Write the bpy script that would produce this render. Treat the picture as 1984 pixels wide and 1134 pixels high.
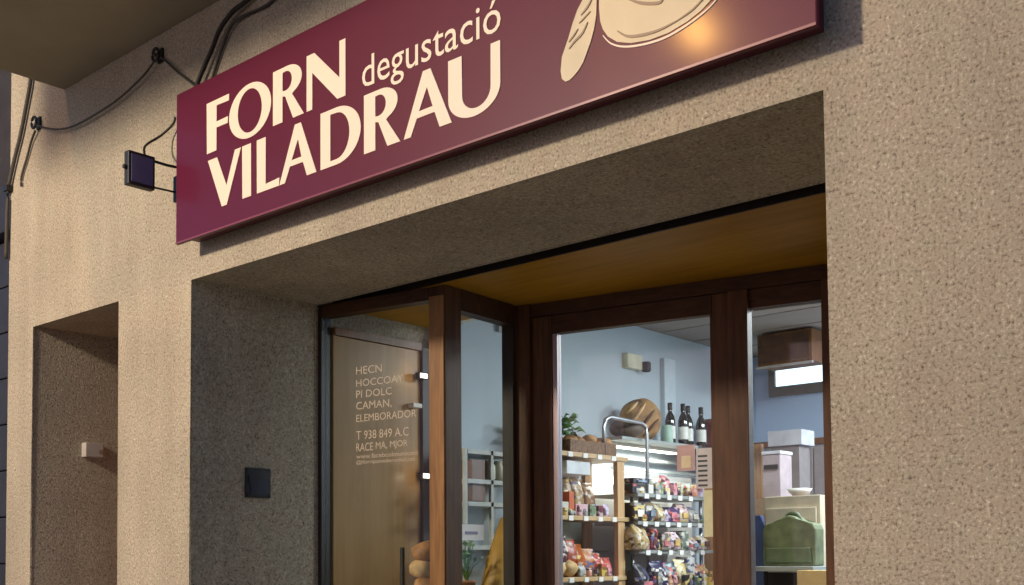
import bpy, bmesh, math, random
from mathutils import Vector, Matrix
random.seed(7)
R = math.radians
for o in list(bpy.data.objects): bpy.data.objects.remove(o)
sc = bpy.context.scene
C = sc.collection

# ---------------------------------------------------------------- camera
cd = bpy.data.cameras.new('camera'); cam = bpy.data.objects.new('camera', cd); C.objects.link(cam)
cd.sensor_fit = 'HORIZONTAL'; cd.sensor_width = 36.0; cd.lens = 36.0 * 2176.33 / 1984.0
cd.shift_y = (989.38 - 567.0) / 1984.0
cd.clip_start = 0.05; cd.clip_end = 500
cr = Vector((0.75056, 0.66076, -0.00725)); cu = Vector((0.03343, -0.02702, 0.99908)); cf = Vector((-0.65995, 0.75011, 0.04237))
m = Matrix((cr, cu, -cf)).transposed().to_4x4(); m.translation = (0, -3, 1.5)
cam.matrix_world = m
sc.camera = cam
# ---------------------------------------------------------------- world, sun, exposure
w = bpy.data.worlds.new('World'); sc.world = w; w.use_nodes = True
nt = w.node_tree; nt.nodes.clear()
wo = nt.nodes.new('ShaderNodeOutputWorld'); bg = nt.nodes.new('ShaderNodeBackground'); sky = nt.nodes.new('ShaderNodeTexSky')
sky.sky_type = 'NISHITA'; sky.sun_disc = False
SUN_EL, SUN_AZ = R(17.0), R(20)
sky.ozone_density = 5.0; sky.sun_elevation = SUN_EL; sky.sun_rotation = SUN_AZ
bg.inputs['Strength'].default_value = 0.15
nt.links.new(sky.outputs[0], bg.inputs['Color']); nt.links.new(bg.outputs[0], wo.inputs['Surface'])
sd = bpy.data.lights.new('sun', 'SUN'); sun = bpy.data.objects.new('sun', sd); C.objects.link(sun)
sd.energy = 0.004; sd.angle = R(0.5); sd.color = (1.0, 0.93, 0.85)
sun.rotation_euler = Vector((math.sin(SUN_AZ) * math.cos(SUN_EL), math.cos(SUN_AZ) * math.cos(SUN_EL), math.sin(SUN_EL))).to_track_quat('Z', 'Y').to_euler()
vs = sc.view_settings
vs.view_transform = 'Standard'; vs.look = 'None'; vs.exposure = 0.0; vs.gamma = 1.0; vs.use_curve_mapping = False
sc.cycles.use_denoising = True
sc.cycles.transparent_max_bounces = 24
sc.cycles.max_bounces = 8
sc.cycles.sample_clamp_indirect = 4.0

# ---------------------------------------------------------------- materials
def new_mat(name):
    mt = bpy.data.materials.new(name); mt.use_nodes = True
    n = mt.node_tree.nodes
    return mt, mt.node_tree, n['Principled BSDF']
def plain(name, col, rough=0.5, metal=0.0, spec=0.5, var=0.0, scale=20.0, bump=0.0, stretch=(1, 1, 1), coat=0.0, coat_rough=0.1):
    mt, t, b = new_mat(name)
    b.inputs['Base Color'].default_value = (*col, 1); b.inputs['Roughness'].default_value = rough
    b.inputs['Metallic'].default_value = metal; b.inputs['Specular IOR Level'].default_value = spec
    b.inputs['Coat Weight'].default_value = coat; b.inputs['Coat Roughness'].default_value = coat_rough
    if var or bump:
        tc = t.nodes.new('ShaderNodeTexCoord'); mp = t.nodes.new('ShaderNodeMapping'); mp.inputs['Scale'].default_value = stretch
        nz = t.nodes.new('ShaderNodeTexNoise'); nz.inputs['Scale'].default_value = scale; nz.inputs['Detail'].default_value = 5
        t.links.new(tc.outputs['Object'], mp.inputs[0]); t.links.new(mp.outputs[0], nz.inputs['Vector'])
        rp = t.nodes.new('ShaderNodeValToRGB')
        rp.color_ramp.elements[0].position = 0.3; rp.color_ramp.elements[1].position = 0.7
        rp.color_ramp.elements[0].color = (*[max(0, c * (1 - var)) for c in col], 1)
        rp.color_ramp.elements[1].color = (*[min(1, c * (1 + var)) for c in col], 1)
        t.links.new(nz.outputs['Fac'], rp.inputs[0]); t.links.new(rp.outputs[0], b.inputs['Base Color'])
        if bump:
            bp = t.nodes.new('ShaderNodeBump'); bp.inputs['Strength'].default_value = bump; bp.inputs['Distance'].default_value = 0.004
            t.links.new(nz.outputs['Fac'], bp.inputs['Height']); t.links.new(bp.outputs[0], b.inputs['Normal'])
    return mt
def plaster(name, dark, mid, light, scale=85.0, bump=0.7):
    """scraped mineral render: coarse speckle, faint patches, soft vertical weathering"""
    mt, t, b = new_mat(name)
    b.inputs['Roughness'].default_value = 0.92; b.inputs['Specular IOR Level'].default_value = 0.15
    tc = t.nodes.new('ShaderNodeTexCoord')
    def noise(sc_, det, vec=None, rough=.55):
        n = t.nodes.new('ShaderNodeTexNoise'); n.inputs['Scale'].default_value = sc_; n.inputs['Detail'].default_value = det; n.inputs['Roughness'].default_value = rough
        t.links.new(vec or tc.outputs['Object'], n.inputs['Vector']); return n.outputs['Fac']
    def rng(src, a, b_, c, d):
        m_ = t.nodes.new('ShaderNodeMapRange'); 
        for q, v in zip((1, 2, 3, 4), (a, b_, c, d)): m_.inputs[q].default_value = v
        t.links.new(src, m_.inputs[0]); return m_.outputs[0]
    def mth(op, a, b_):
        m_ = t.nodes.new('ShaderNodeMath'); m_.operation = op
        for q, v in ((0, a), (1, b_)):
            if isinstance(v, (int, float)): m_.inputs[q].default_value = v
            else: t.links.new(v, m_.inputs[q])
        return m_.outputs[0]
    g1 = noise(scale, 3.0, rough=.6); g2 = noise(scale * 2.1, 2.0); g3 = noise(scale * .45, 2.0)
    grain = mth('ADD', mth('MULTIPLY', g1, .62), mth('ADD', mth('MULTIPLY', g2, .22), mth('MULTIPLY', g3, .16)))
    rp = t.nodes.new('ShaderNodeValToRGB'); e = rp.color_ramp.elements
    e[0].position = 0.36; e[0].color = (*dark, 1); e[1].position = 0.64; e[1].color = (*light, 1)
    k = e.new(0.475); k.color = (*mid, 1); k = e.new(0.55); k.color = (*[c * 1.06 for c in mid], 1)
    t.links.new(grain, rp.inputs[0])
    mp = t.nodes.new('ShaderNodeMapping'); mp.inputs['Scale'].default_value = (1, 1, .12); t.links.new(tc.outputs['Object'], mp.inputs[0])
    patch = rng(noise(1.7, 5.0), .3, .7, .87, 1.07); streak = rng(noise(5.5, 4.0, mp.outputs[0]), .35, .72, 1.04, .89)
    mul = mth('MULTIPLY', patch, streak)
    mx = t.nodes.new('ShaderNodeVectorMath'); mx.operation = 'SCALE'
    t.links.new(rp.outputs[0], mx.inputs[0]); t.links.new(mul, mx.inputs['Scale'])
    hue = t.nodes.new('ShaderNodeMix'); hue.data_type = 'RGBA'; hue.blend_type = 'MULTIPLY'; hue.inputs[0].default_value = 1.0
    tint = t.nodes.new('ShaderNodeValToRGB'); tint.color_ramp.elements[0].position = .35; tint.color_ramp.elements[1].position = .65
    tint.color_ramp.elements[0].color = (1.0, .975, .94, 1); tint.color_ramp.elements[1].color = (.975, 1.0, .95, 1)
    t.links.new(noise(9.0, 3.0), tint.inputs[0])
    t.links.new(mx.outputs[0], hue.inputs[6]); t.links.new(tint.outputs[0], hue.inputs[7])
    t.links.new(hue.outputs[2], b.inputs['Base Color'])
    bp = t.nodes.new('ShaderNodeBump'); bp.inputs['Strength'].default_value = bump; bp.inputs['Distance'].default_value = 0.012
    t.links.new(grain, bp.inputs['Height']); t.links.new(bp.outputs[0], b.inputs['Normal'])
    return mt
def wood(name, dark, light, rough=0.4, scale=9.0, axis='z', coat=0.15, spec=.3):
    mt, t, b = new_mat(name)
    b.inputs['Roughness'].default_value = rough; b.inputs['Specular IOR Level'].default_value = spec; b.inputs['Coat Weight'].default_value = coat; b.inputs['Coat Roughness'].default_value = 0.25
    tc = t.nodes.new('ShaderNodeTexCoord'); mp = t.nodes.new('ShaderNodeMapping')
    mp.inputs['Scale'].default_value = {'z': (1, 1, .09), 'x': (.09, 1, 1), 'y': (1, .09, 1)}[axis]
    nz = t.nodes.new('ShaderNodeTexNoise'); nz.inputs['Scale'].default_value = scale * 5; nz.inputs['Detail'].default_value = 6; nz.inputs['Distortion'].default_value = 0.6
    n2 = t.nodes.new('ShaderNodeTexNoise'); n2.inputs['Scale'].default_value = scale * 0.6
    t.links.new(tc.outputs['Object'], mp.inputs[0]); t.links.new(mp.outputs[0], nz.inputs['Vector']); t.links.new(mp.outputs[0], n2.inputs['Vector'])
    av = t.nodes.new('ShaderNodeMath'); av.operation = 'MULTIPLY_ADD'; av.inputs[1].default_value = 0.6
    sc2 = t.nodes.new('ShaderNodeMath'); sc2.operation = 'MULTIPLY'; sc2.inputs[1].default_value = 0.4
    t.links.new(n2.outputs['Fac'], sc2.inputs[0]); t.links.new(nz.outputs['Fac'], av.inputs[0]); t.links.new(sc2.outputs[0], av.inputs[2])
    rp = t.nodes.new('ShaderNodeValToRGB'); e = rp.color_ramp.elements
    e[0].position = 0.36; e[0].color = (*dark, 1); e[1].position = 0.64; e[1].color = (*light, 1)
    t.links.new(av.outputs[0], rp.inputs[0]); t.links.new(rp.outputs[0], b.inputs['Base Color'])
    bp = t.nodes.new('ShaderNodeBump'); bp.inputs['Strength'].default_value = 0.12; bp.inputs['Distance'].default_value = 0.002
    t.links.new(nz.outputs['Fac'], bp.inputs['Height']); t.links.new(bp.outputs[0], b.inputs['Normal'])
    return mt
def glass(name, tint=(0.93, 0.96, 0.95), rough=0.02):
    mt = bpy.data.materials.new(name); mt.use_nodes = True; t = mt.node_tree; t.nodes.clear()
    o = t.nodes.new('ShaderNodeOutputMaterial'); mx = t.nodes.new('ShaderNodeMixShader'); tr = t.nodes.new('ShaderNodeBsdfTransparent'); gl = t.nodes.new('ShaderNodeBsdfGlossy'); fr = t.nodes.new('ShaderNodeFresnel')
    tr.inputs[0].default_value = (*tint, 1); gl.inputs['Roughness'].default_value = rough; fr.inputs['IOR'].default_value = 1.45
    ge = t.nodes.new('ShaderNodeNewGeometry'); iv = t.nodes.new('ShaderNodeMath'); iv.operation = 'SUBTRACT'; iv.inputs[0].default_value = 1.0
    ml = t.nodes.new('ShaderNodeMath'); ml.operation = 'MULTIPLY'
    t.links.new(ge.outputs['Backfacing'], iv.inputs[1]); t.links.new(fr.outputs[0], ml.inputs[0]); t.links.new(iv.outputs[0], ml.inputs[1])
    t.links.new(ml.outputs[0], mx.inputs[0]); t.links.new(tr.outputs[0], mx.inputs[1]); t.links.new(gl.outputs[0], mx.inputs[2]); t.links.new(mx.outputs[0], o.inputs[0])
    return mt
def emit(name, col, s):
    mt, t, b = new_mat(name)
    b.inputs['Base Color'].default_value = (*col, 1); b.inputs['Emission Color'].default_value = (*col, 1); b.inputs['Emission Strength'].default_value = s
    return mt
M = {}
M['plaster'] = plaster('scraped_render', (.145, .122, .093), (.420, .375, .300), (.68, .635, .535), scale=98.0, bump=.6)
M['soffit'] = M['plaster']
M['balcony'] = plain('balcony_concrete', (.30, .27, .20), .9, var=.08, scale=3, bump=.1, spec=.1)
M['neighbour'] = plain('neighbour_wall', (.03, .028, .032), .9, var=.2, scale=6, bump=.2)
M['shutter'] = plain('dark_shutter_metal', (.035, .033, .042), .55, metal=.3, var=.15, scale=8)
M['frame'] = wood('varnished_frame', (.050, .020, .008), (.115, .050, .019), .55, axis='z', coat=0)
M['frame_h'] = wood('varnished_frame_rail', (.036, .013, .005), (.075, .031, .011), .55, axis='x', coat=0)
M['frame_dark'] = plain('dark_window_edge', (.018, .013, .011), .5)
M['post_lit'] = wood('post_lit_wood', (.17, .082, .025), (.31, .165, .058), .5, axis='z', coat=0)  # lamplit copy of the frame wood, brightness put into the colour
M['ceil_wood'] = wood('recess_ceiling_board', (.30, .15, .010), (.43, .23, .02), .5, axis='x', scale=5, coat=0, spec=.12)
M['tan'] = wood('tan_panel', (.30, .165, .05), (.39, .225, .08), .5, axis='z', scale=4)
M['pine'] = wood('pine', (.50, .33, .16), (.66, .47, .26), .5, axis='y')
M['pine_v'] = wood('pine_upright', (.46, .27, .12), (.62, .40, .20), .5, axis='z')
M['brownwood'] = wood('brown_wood', (.13, .055, .02), (.24, .11, .045), .45)
M['glass'] = glass('pane_glass')
M['black'] = plain('black_plastic', (.012, .012, .013), .5)
M['cable'] = plain('cable_sheath', (.013, .012, .011), .6)
M['cable_grey'] = plain('cable_sheath_grey', (.05, .045, .038), .7)
M['bluewall'] = plain('pale_blue_paint', (.46, .53, .59), .85, var=.04, scale=1.5, spec=.2)
M['whitewall'] = plain('white_paint', (.78, .78, .75), .8, var=.03, scale=2)
M['ceil_in'] = plain('shop_ceiling_board', (.36, .31, .28), .8, var=.08, scale=4, stretch=(.1, 1, 1))
M['floor'] = plain('shop_floor_tile', (.32, .27, .22), .45, var=.1, scale=6)
M['paving'] = plain('paving', (.28, .26, .225), .85, var=.2, scale=14, bump=.3)
M['kerb'] = plain('kerb_stone', (.33, .31, .28), .85, var=.15, scale=20, bump=.3)
M['asphalt'] = plain('asphalt', (.05, .05, .052), .85, var=.3, scale=60, bump=.5)
M['steel'] = plain('brushed_steel', (.42, .43, .44), .35, metal=.85)
M['steel_paint'] = plain('grey_painted_steel', (.30, .33, .33), .5)
M['cream'] = plain('letter_cream', (.84, .72, .57), .45, spec=.3)
M['cream_logo'] = plain('logo_cream', (.62, .53, .35), .45, spec=.3, var=.05, scale=8)
M['logo_line'] = plain('logo_line', (.25, .17, .10), .5)
M['white'] = plain('white_plastic', (.75, .74, .70), .45)
M['paper'] = plain('white_paper', (.80, .80, .80), .8)
M['leaf'] = plain('leaf_green', (.06, .16, .035), .5, var=.4, scale=30)
M['terracotta'] = plain('terracotta', (.36, .15, .07), .8)
M['wicker'] = plain('wicker', (.16, .085, .04), .7, var=.5, scale=60, bump=.8)
M['crust'] = plain('bread_crust', (.42, .21, .07), .6, var=.45, scale=16, bump=.5)
M['crust_big'] = plain('country_crust', (.30, .165, .06), .7, var=.75, scale=9, bump=.6)
M['crust_pale'] = plain('pale_crust', (.60, .40, .19), .65, var=.3, scale=18, bump=.4)
M['bottle'] = plain('dark_bottle_glass', (.012, .016, .012), .08, spec=.8)
M['lamp_metal'] = plain('lamp_metal', (.12, .12, .12), .45, metal=.6)
M['bulb_main'] = emit('lamp_lens', (1.0, .80, .55), 60)
M['bulb_side'] = emit('lamp_lens_amber', (1.0, .58, .20), 60)
M['led'] = emit('led_panel', (.90, .97, 1.0), 12)
M['led_small'] = emit('small_led', (1.0, .93, .78), 5)
M['transom'] = emit('lit_transom_pane', (.72, .90, 1.0), 1.8)
M['vinyl'] = plain('window_vinyl', (.40, .335, .245), .6)
def col(name, c, rough=.5, var=.12):
    key = 'c_' + name
    if key not in M: M[key] = plain(name, c, rough, var=var, scale=14)
    return M[key]
def printed(name, c, seed):
    """packaging print: base colour broken by light and dark printed blocks"""
    key = 'p_' + name
    if key in M: return M[key]
    mt, t, b = new_mat(name); b.inputs['Roughness'].default_value = .35
    tc = t.nodes.new('ShaderNodeTexCoord'); mp = t.nodes.new('ShaderNodeMapping'); mp.inputs['Location'].default_value = (seed * 1.7, seed * .9, seed * 2.3); mp.inputs['Scale'].default_value = (1, 1, 1.6)
    t.links.new(tc.outputs['Object'], mp.inputs[0])
    vo = t.nodes.new('ShaderNodeTexVoronoi'); vo.distance = 'CHEBYCHEV'; vo.inputs['Scale'].default_value = 26 + (seed * 7) % 17; vo.inputs['Randomness'].default_value = .9
    t.links.new(mp.outputs[0], vo.inputs['Vector'])
    rp = t.nodes.new('ShaderNodeValToRGB'); rp.color_ramp.interpolation = 'CONSTANT'; e = rp.color_ramp.elements
    lt = [min(.8, .35 + .6 * v) for v in c]; dk = [v * .3 for v in c]; ac = ((.62, .12, .10), (.70, .55, .2), (.1, .12, .3), (.75, .72, .66))[seed % 4]
    e[0].position = 0; e[0].color = (*c, 1); e[1].position = .86; e[1].color = (*ac, 1)
    for ps_, cc in ((.42, lt), (.56, c), (.72, dk)): q = e.new(ps_); q.color = (*cc, 1)
    sx = t.nodes.new('ShaderNodeSeparateColor'); t.links.new(vo.outputs['Color'], sx.inputs[0]); t.links.new(sx.outputs[0], rp.inputs[0])
    t.links.new(rp.outputs[0], b.inputs['Base Color']); M[key] = mt; return mt
# glossy acrylic face of the sign
mt, t, b = new_mat('sign_acrylic')
b.inputs['Base Color'].default_value = (.100, .0040, .026, 1); b.inputs['Roughness'].default_value = .45; b.inputs['Specular IOR Level'].default_value = .22
b.inputs['Coat Weight'].default_value = .18; b.inputs['Coat Roughness'].default_value = .12
nz = t.nodes.new('ShaderNodeTexNoise'); nz.inputs['Scale'].default_value = 3.0; tc = t.nodes.new('ShaderNodeTexCoord'); t.links.new(tc.outputs['Object'], nz.inputs['Vector'])
bp = t.nodes.new('ShaderNodeBump'); bp.inputs['Strength'].default_value = .03; bp.inputs['Distance'].default_value = .01; t.links.new(nz.outputs['Fac'], bp.inputs['Height']); t.links.new(bp.outputs[0], b.inputs['Coat Normal'])
M['sign'] = mt
M['sign_edge'] = plain('sign_edge', (.085, .010, .022), .45)

# ---------------------------------------------------------------- helpers
class Frame:                      # a plan direction: s along, o inward, z up
    def __init__(s, org, d):
        s.o = Vector((org[0], org[1], 0)); s.t = Vector((d[0], d[1], 0)).normalized(); s.n = Vector((-s.t.y, s.t.x, 0))
    def p(s, a, o, z): v = s.o + s.t * a + s.n * o; return Vector((v.x, v.y, z))
WORLD = Frame((0, 0), (1, 0))
FW = Frame((-4.688, .775), (.9869, .1610))       # shop window
FD = Frame((-3.9, 1.52), (.9813, .1927))         # door wall
FR = Frame((-3.862, .912), (-.0898, .996))       # return between them; n points into the shop
def link(name, me, mat, parent=None):
    o = bpy.data.objects.new(name, me); C.objects.link(o)
    if mat is not None and not me.materials: me.materials.append(mat)
    if parent is not None: o.parent = parent
    return o
def tag(o, label, cat, group=None):
    o['label'] = label; o['category'] = cat
    if group: o['group'] = group
    return o
def thing(name, label, cat, loc=(0, 0, 0), group=None):
    o = bpy.data.objects.new(name, None); C.objects.link(o); o.empty_display_size = .1
    o.location = loc
    return tag(o, label, cat, group)
def part(name, bm, mat, parent, smooth=False, bevel=0.0):
    """mesh in world metres; moved into the local frame of its thing"""
    if bevel:
        bmesh.ops.bevel(bm, geom=list(bm.edges), offset=bevel, segments=2, affect='EDGES', clamp_overlap=True, profile=.6)
    off = Vector((0, 0, 0)); q = parent
    while q is not None: off += q.location; q = q.parent
    bmesh.ops.translate(bm, verts=bm.verts, vec=-off)
    bmesh.ops.recalc_face_normals(bm, faces=bm.faces)
    me = bpy.data.meshes.new(name); bm.to_mesh(me); bm.free()
    if smooth:
        for p in me.polygons: p.use_smooth = True
    return link(name, me, mat, parent)
def structure(name, bm, mat):
    o = part(name, bm, mat, None); o['kind'] = 'structure'; return o
def bx(bm, F, s0, s1, o0, o1, z0, z1):
    v = [bm.verts.new(F.p(s, o, z)) for z in (z0, z1) for s, o in ((s0, o0), (s1, o0), (s1, o1), (s0, o1))]
    for f in ((0, 3, 2, 1), (4, 5, 6, 7), (0, 1, 5, 4), (1, 2, 6, 5), (2, 3, 7, 6), (3, 0, 4, 7)): bm.faces.new([v[i] for i in f])
    return bm
def box(F, s0, s1, o0, o1, z0, z1): return bx(bmesh.new(), F, s0, s1, o0, o1, z0, z1)
def wbox(x0, x1, y0, y1, z0, z1): return box(WORLD, x0, x1, y0, y1, z0, z1)
def prism(pts, z0, z1, bm=None):
    bm = bm or bmesh.new()
    a = [bm.verts.new((x, y, z0)) for x, y in pts]; c = [bm.verts.new((x, y, z1)) for x, y in pts]
    bm.faces.new(a); bm.faces.new(c)
    for i in range(len(pts)):
        j = (i + 1) % len(pts); bm.faces.new((a[i], a[j], c[j], c[i]))
    return bm
def extrude_y(pts, y0, y1):
    bm = bmesh.new()
    a = [bm.verts.new((x, y0, z)) for x, z in pts]; c = [bm.verts.new((x, y1, z)) for x, z in pts]
    bm.faces.new(a); bm.faces.new(c)
    for i in range(len(pts)):
        j = (i + 1) % len(pts); bm.faces.new((a[i], a[j], c[j], c[i]))
    return bm
def smooth_path(P, n=6):
    P = [Vector(p) for p in P]; out = []
    for i in range(len(P) - 1):
        a, b_, c, d = P[max(i - 1, 0)], P[i], P[i + 1], P[min(i + 2, len(P) - 1)]
        for k in range(n):
            u = k / n
            out.append(.5 * ((2 * b_) + (c - a) * u + (2 * a - 5 * b_ + 4 * c - d) * u * u + (3 * b_ - a - 3 * c + d) * u ** 3))
    out.append(P[-1]); return out
def tube(P, r, seg=8, bm=None, smooth=0):
    bm = bm or bmesh.new()
    P = smooth_path(P, smooth) if smooth else [Vector(p) for p in P]
    rings = []; up = Vector((0, 0, 1))
    for i, p in enumerate(P):
        d = (P[min(i + 1, len(P) - 1)] - P[max(i - 1, 0)]).normalized()
        a = d.cross(up)
        if a.length < .05: a = d.cross(Vector((1, 0, 0)))
        a.normalize(); c = a.cross(d).normalized()
        rr = r[i] if isinstance(r, (list, tuple)) else r
        rings.append([bm.verts.new(p + (a * math.cos(k * 2 * math.pi / seg) + c * math.sin(k * 2 * math.pi / seg)) * rr) for k in range(seg)])
    for A, B in zip(rings, rings[1:]):
        for k in range(seg): bm.faces.new((A[k], A[(k + 1) % seg], B[(k + 1) % seg], B[k]))
    bm.faces.new(rings[0]); bm.faces.new(rings[-1]); return bm
def lathe(prof, cx, cy, seg=14, bm=None, axis=None):
    """profile (r,z) turned round the vertical through cx,cy"""
    bm = bm or bmesh.new(); rings = []
    for r, z in prof:
        rings.append([bm.verts.new((cx + r * math.cos(k * 2 * math.pi / seg), cy + r * math.sin(k * 2 * math.pi / seg), z)) for k in range(seg)])
    for A, B in zip(rings, rings[1:]):
        for k in range(seg): bm.faces.new((A[k], A[(k + 1) % seg], B[(k + 1) % seg], B[k]))
    bm.faces.new(rings[0]); bm.faces.new(rings[-1]); return bm
def blob(c, rx, ry, rz, seed=0, rough=.06, sub=3, rot=None):
    bm = bmesh.new(); bmesh.ops.create_icosphere(bm, subdivisions=sub, radius=1)
    rnd = random.Random(seed); ph = [rnd.uniform(0, 6.28) for _ in range(6)]
    for v in bm.verts:
        k = 1 + rough * (math.sin(4 * v.co.x + ph[0]) * math.sin(3.6 * v.co.y + ph[1]) + math.sin(5 * v.co.z + ph[2]) * .6 + .5 * math.sin(9 * v.co.x + 7 * v.co.y + ph[3]))
        p = Vector((v.co.x * rx, v.co.y * ry, v.co.z * rz)) * k
        if rot is not None: p = rot @ p
        v.co = p + Vector(c)
    return bm
def pouch(x, y, z, wx, wy, h, seed=0, ang=0.0, tilt=0.0):
    """a filled paper or plastic bag: bulging body pinched to a crimped top"""
    bm = bmesh.new(); rnd = random.Random(seed); rings = []; N = 16
    rows = ((0, .9, .82), (.05, .98, .98), (.3, 1.0, 1.05), (.6, .97, .92), (.8, .94, .58), (.9, .93, .2), (.94, .95, .09), (1.0, 1.0, .07))
    ph = rnd.uniform(0, 6.28)
    for fz, sx, sy in rows:
        ring = []
        for k in range(N):
            a = k * 2 * math.pi / N; cx, cy = math.cos(a), math.sin(a)
            px = math.copysign(abs(cx) ** .38, cx) * wx / 2 * sx; py = math.copysign(abs(cy) ** .6, cy) * wy / 2 * sy
            j = .035 * min(wx, wy) * math.sin(3 * a + ph + 9 * fz)
            zz = fz * h + (.02 * h * math.sin(2 * a + ph) if fz > .85 else 0)
            v = Vector((py * wx / wy + j, px * wy / wx + j, zz)); v = Matrix.Rotation(tilt, 3, 'Y') @ v; v = Matrix.Rotation(ang, 3, 'Z') @ v
            ring.append(bm.verts.new(v + Vector((x, y, z))))
        rings.append(ring)
    for A, B in zip(rings, rings[1:]):
        for k in range(N): bm.faces.new((A[k], A[(k + 1) % N], B[(k + 1) % N], B[k]))
    bm.faces.new(rings[0]); bm.faces.new(rings[-1]); return bm
def single(name, bm, mat, label, cat, group=None, smooth=False, bevel=0.0):
    return tag(part(name, bm, mat, None, smooth, bevel), label, cat, group)

# ================================================================ SETTING
g = bmesh.new()
for v in ((-200, -200), (200, -200), (200, 200), (-200, 200)): g.verts.new((*v, -.16))
g.faces.new(g.verts); structure('ground', g, M['asphalt'])
structure('road', wbox(-60, 60, -7.2, -1.62, -.155, -.12), M['asphalt'])
structure('pavement', wbox(-60, 60, -1.5, 3.0, -.15, 0), M['paving'])
structure('kerb', wbox(-60, 60, -1.62, -1.503, -.15, .004), M['kerb'])
structure('far_pavement', wbox(-60, 60, -30, -7.203, -.15, 0), M['paving'])

# ---------------------------------------------------------------- the building
UL, UR, ZT = -4.6876, -1.4219, 2.853
SL, SR, ZS = -6.308, -5.3465, 2.856
WLX, DEP = -6.6187, .7585
bld = thing('shop_building', 'beige scraped-render building holding the bakery front and a narrow side doorway', 'building', (-2, 0, 0))
fb = extrude_y([(WLX, 0), (SL, 0), (SL, ZS), (SR, ZS), (SR, 0), (UL, 0), (UL, ZT), (UR, ZT), (UR, 0), (4, 0), (4, 7.5), (WLX, 7.5)], 0, DEP)
bmesh.ops.bevel(fb, geom=[e for e in fb.edges], offset=.006, segments=2, affect='EDGES')
part('facade_wall', fb, M['plaster'], bld)
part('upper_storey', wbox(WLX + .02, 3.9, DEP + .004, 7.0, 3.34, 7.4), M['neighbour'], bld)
part('recess_side_wall', wbox(UR, UR + .3, DEP + .004, 2.3, 0, 3.33), M['plaster'], bld)
part('left_party_wall', wbox(UL - .35, UL - .003, DEP + .004, 1.595, 0, 3.33), M['plaster'], bld)
# balcony overhead
bal = part('balcony', prism([(-5.955, -.003), (-5.97, -2.25), (-3.4, -2.25), (-3.4, -.003)], 4.14, 4.34), M['balcony'], bld)
part('parapet', prism([(-5.97, -2.25), (-3.4, -2.25), (-3.4, -2.13), (-5.968, -2.13)], 4.344, 5.2), M['balcony'], bal)
# roller shutter slot behind the plaster soffit
sb = bmesh.new()
bx(sb, WORLD, UL + .002, UR - .002, DEP + .003, DEP + .012, ZT, 3.2)
bx(sb, WORLD, UL + .002, UR - .002, .874, .882, ZT, 3.2)
bx(sb, WORLD, UL + .002, UR - .002, DEP + .014, .872, 3.1, 3.2)
part('shutter_slot', sb, M['frame_dark'], bld)
part('shutter_bar', wbox(UL + .01, UR - .01, .785, .848, 2.93, 2.99), M['shutter'], bld)
# timber-lined recess ceiling, two boards
XJ = -2.44
def door_y(x): return 1.52 + (x + 3.9) * .1927 / .9813
part('recess_ceiling_board', prism([(UL + .003, .886), (UR - .003, .886), (UR - .003, door_y(UR) + .06), (-3.9, 1.58), (UL + .003, 1.58)], ZT, ZT + .03), M['ceil_wood'], bld)
part('ceiling_upstand', prism([(UL, 1.585), (-3.9, 1.585), (UR, door_y(UR) + .065), (UR, door_y(UR) + .12), (-3.9, 1.64), (UL, 1.64)], ZT + .002, 3.33), M['whitewall'], bld)
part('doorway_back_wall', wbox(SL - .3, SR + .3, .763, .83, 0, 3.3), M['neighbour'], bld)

# side doorway: dark door at the back of the niche
ap = thing('apartment_door', 'dark wooden street door at the back of the narrow doorway niche', 'door', (-5.83, .68, 0))
part('leaf', wbox(SL + .06, SR - .06, .66, .70, .02, 2.45), M['brownwood'], ap)
for z0, z1 in ((.2, .95), (1.1, 2.3)): part('panel', wbox(SL + .18, SR - .18, .648, .659, z0, z1), M['brownwood'], ap, bevel=.004)
part('door_frame', wbox(SL + .003, SL + .057, .62, .73, .0, 2.5), M['brownwood'], ap)
part('door_frame', wbox(SR - .057, SR - .003, .62, .73, .0, 2.5), M['brownwood'], ap)
part('transom', wbox(SL + .003, SR - .003, .62, .73, 2.503, ZS - .003), M['brownwood'], ap)
part('handle', tube([(-5.5, .655, 1.0), (-5.5, .60, 1.0), (-5.6, .60, 1.0)], .01), M['steel'], ap, True)

# neighbouring building at the left edge
nb = thing('neighbouring_building', 'dark neighbouring frontage with a metal shutter at the left edge', 'building', (-8, .2, 0))
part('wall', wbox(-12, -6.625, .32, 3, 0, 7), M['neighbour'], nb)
part('shutter_box', wbox(-9.6, -6.63, .12, .315, 3.56, 3.86), M['shutter'], nb, bevel=.01)
for k in range(12):
    part('shutter_slat', wbox(-9.6, -6.63, .20, .315, .02 + k * .294, .02 + k * .294 + .288), M['shutter'], nb, bevel=.008)

# the house across the road, which throws lamp light back on the facade
oh = thing('opposite_house', 'pale rendered house across the road, behind the photographer', 'building', (-3, -10.4, 0))
part('wall', wbox(-16, 12, -13, -10.4, 0, 7.6), plain('pale_render', (.62, .57, .76), .9, var=.06, scale=5, bump=.2, spec=.1), oh)
part('cornice', wbox(-16.1, 12.1, -10.397, -10.15, 7.3, 7.65), M['kerb'], oh)
part('plinth', wbox(-16, 12, -10.397, -10.34, 0, .7), M['kerb'], oh)
for fz in (1.0, 4.4):
    for k in range(8):
        x0 = -14.6 + k * 3.3
        wn = part('window', wbox(x0, x0 + 1.1, -10.398, -10.36, fz, fz + 1.6), M['frame'], oh)
        for j in range(2): part('window_pane', wbox(x0 + .06 + j * .51, x0 + .53 + j * .51, -10.359, -10.352, fz + .07, fz + 1.53), M['bottle'], wn)
        part('sill', wbox(x0 - .08, x0 + 1.18, -10.398, -10.25, fz - .09, fz - .003), M['kerb'], wn)

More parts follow.
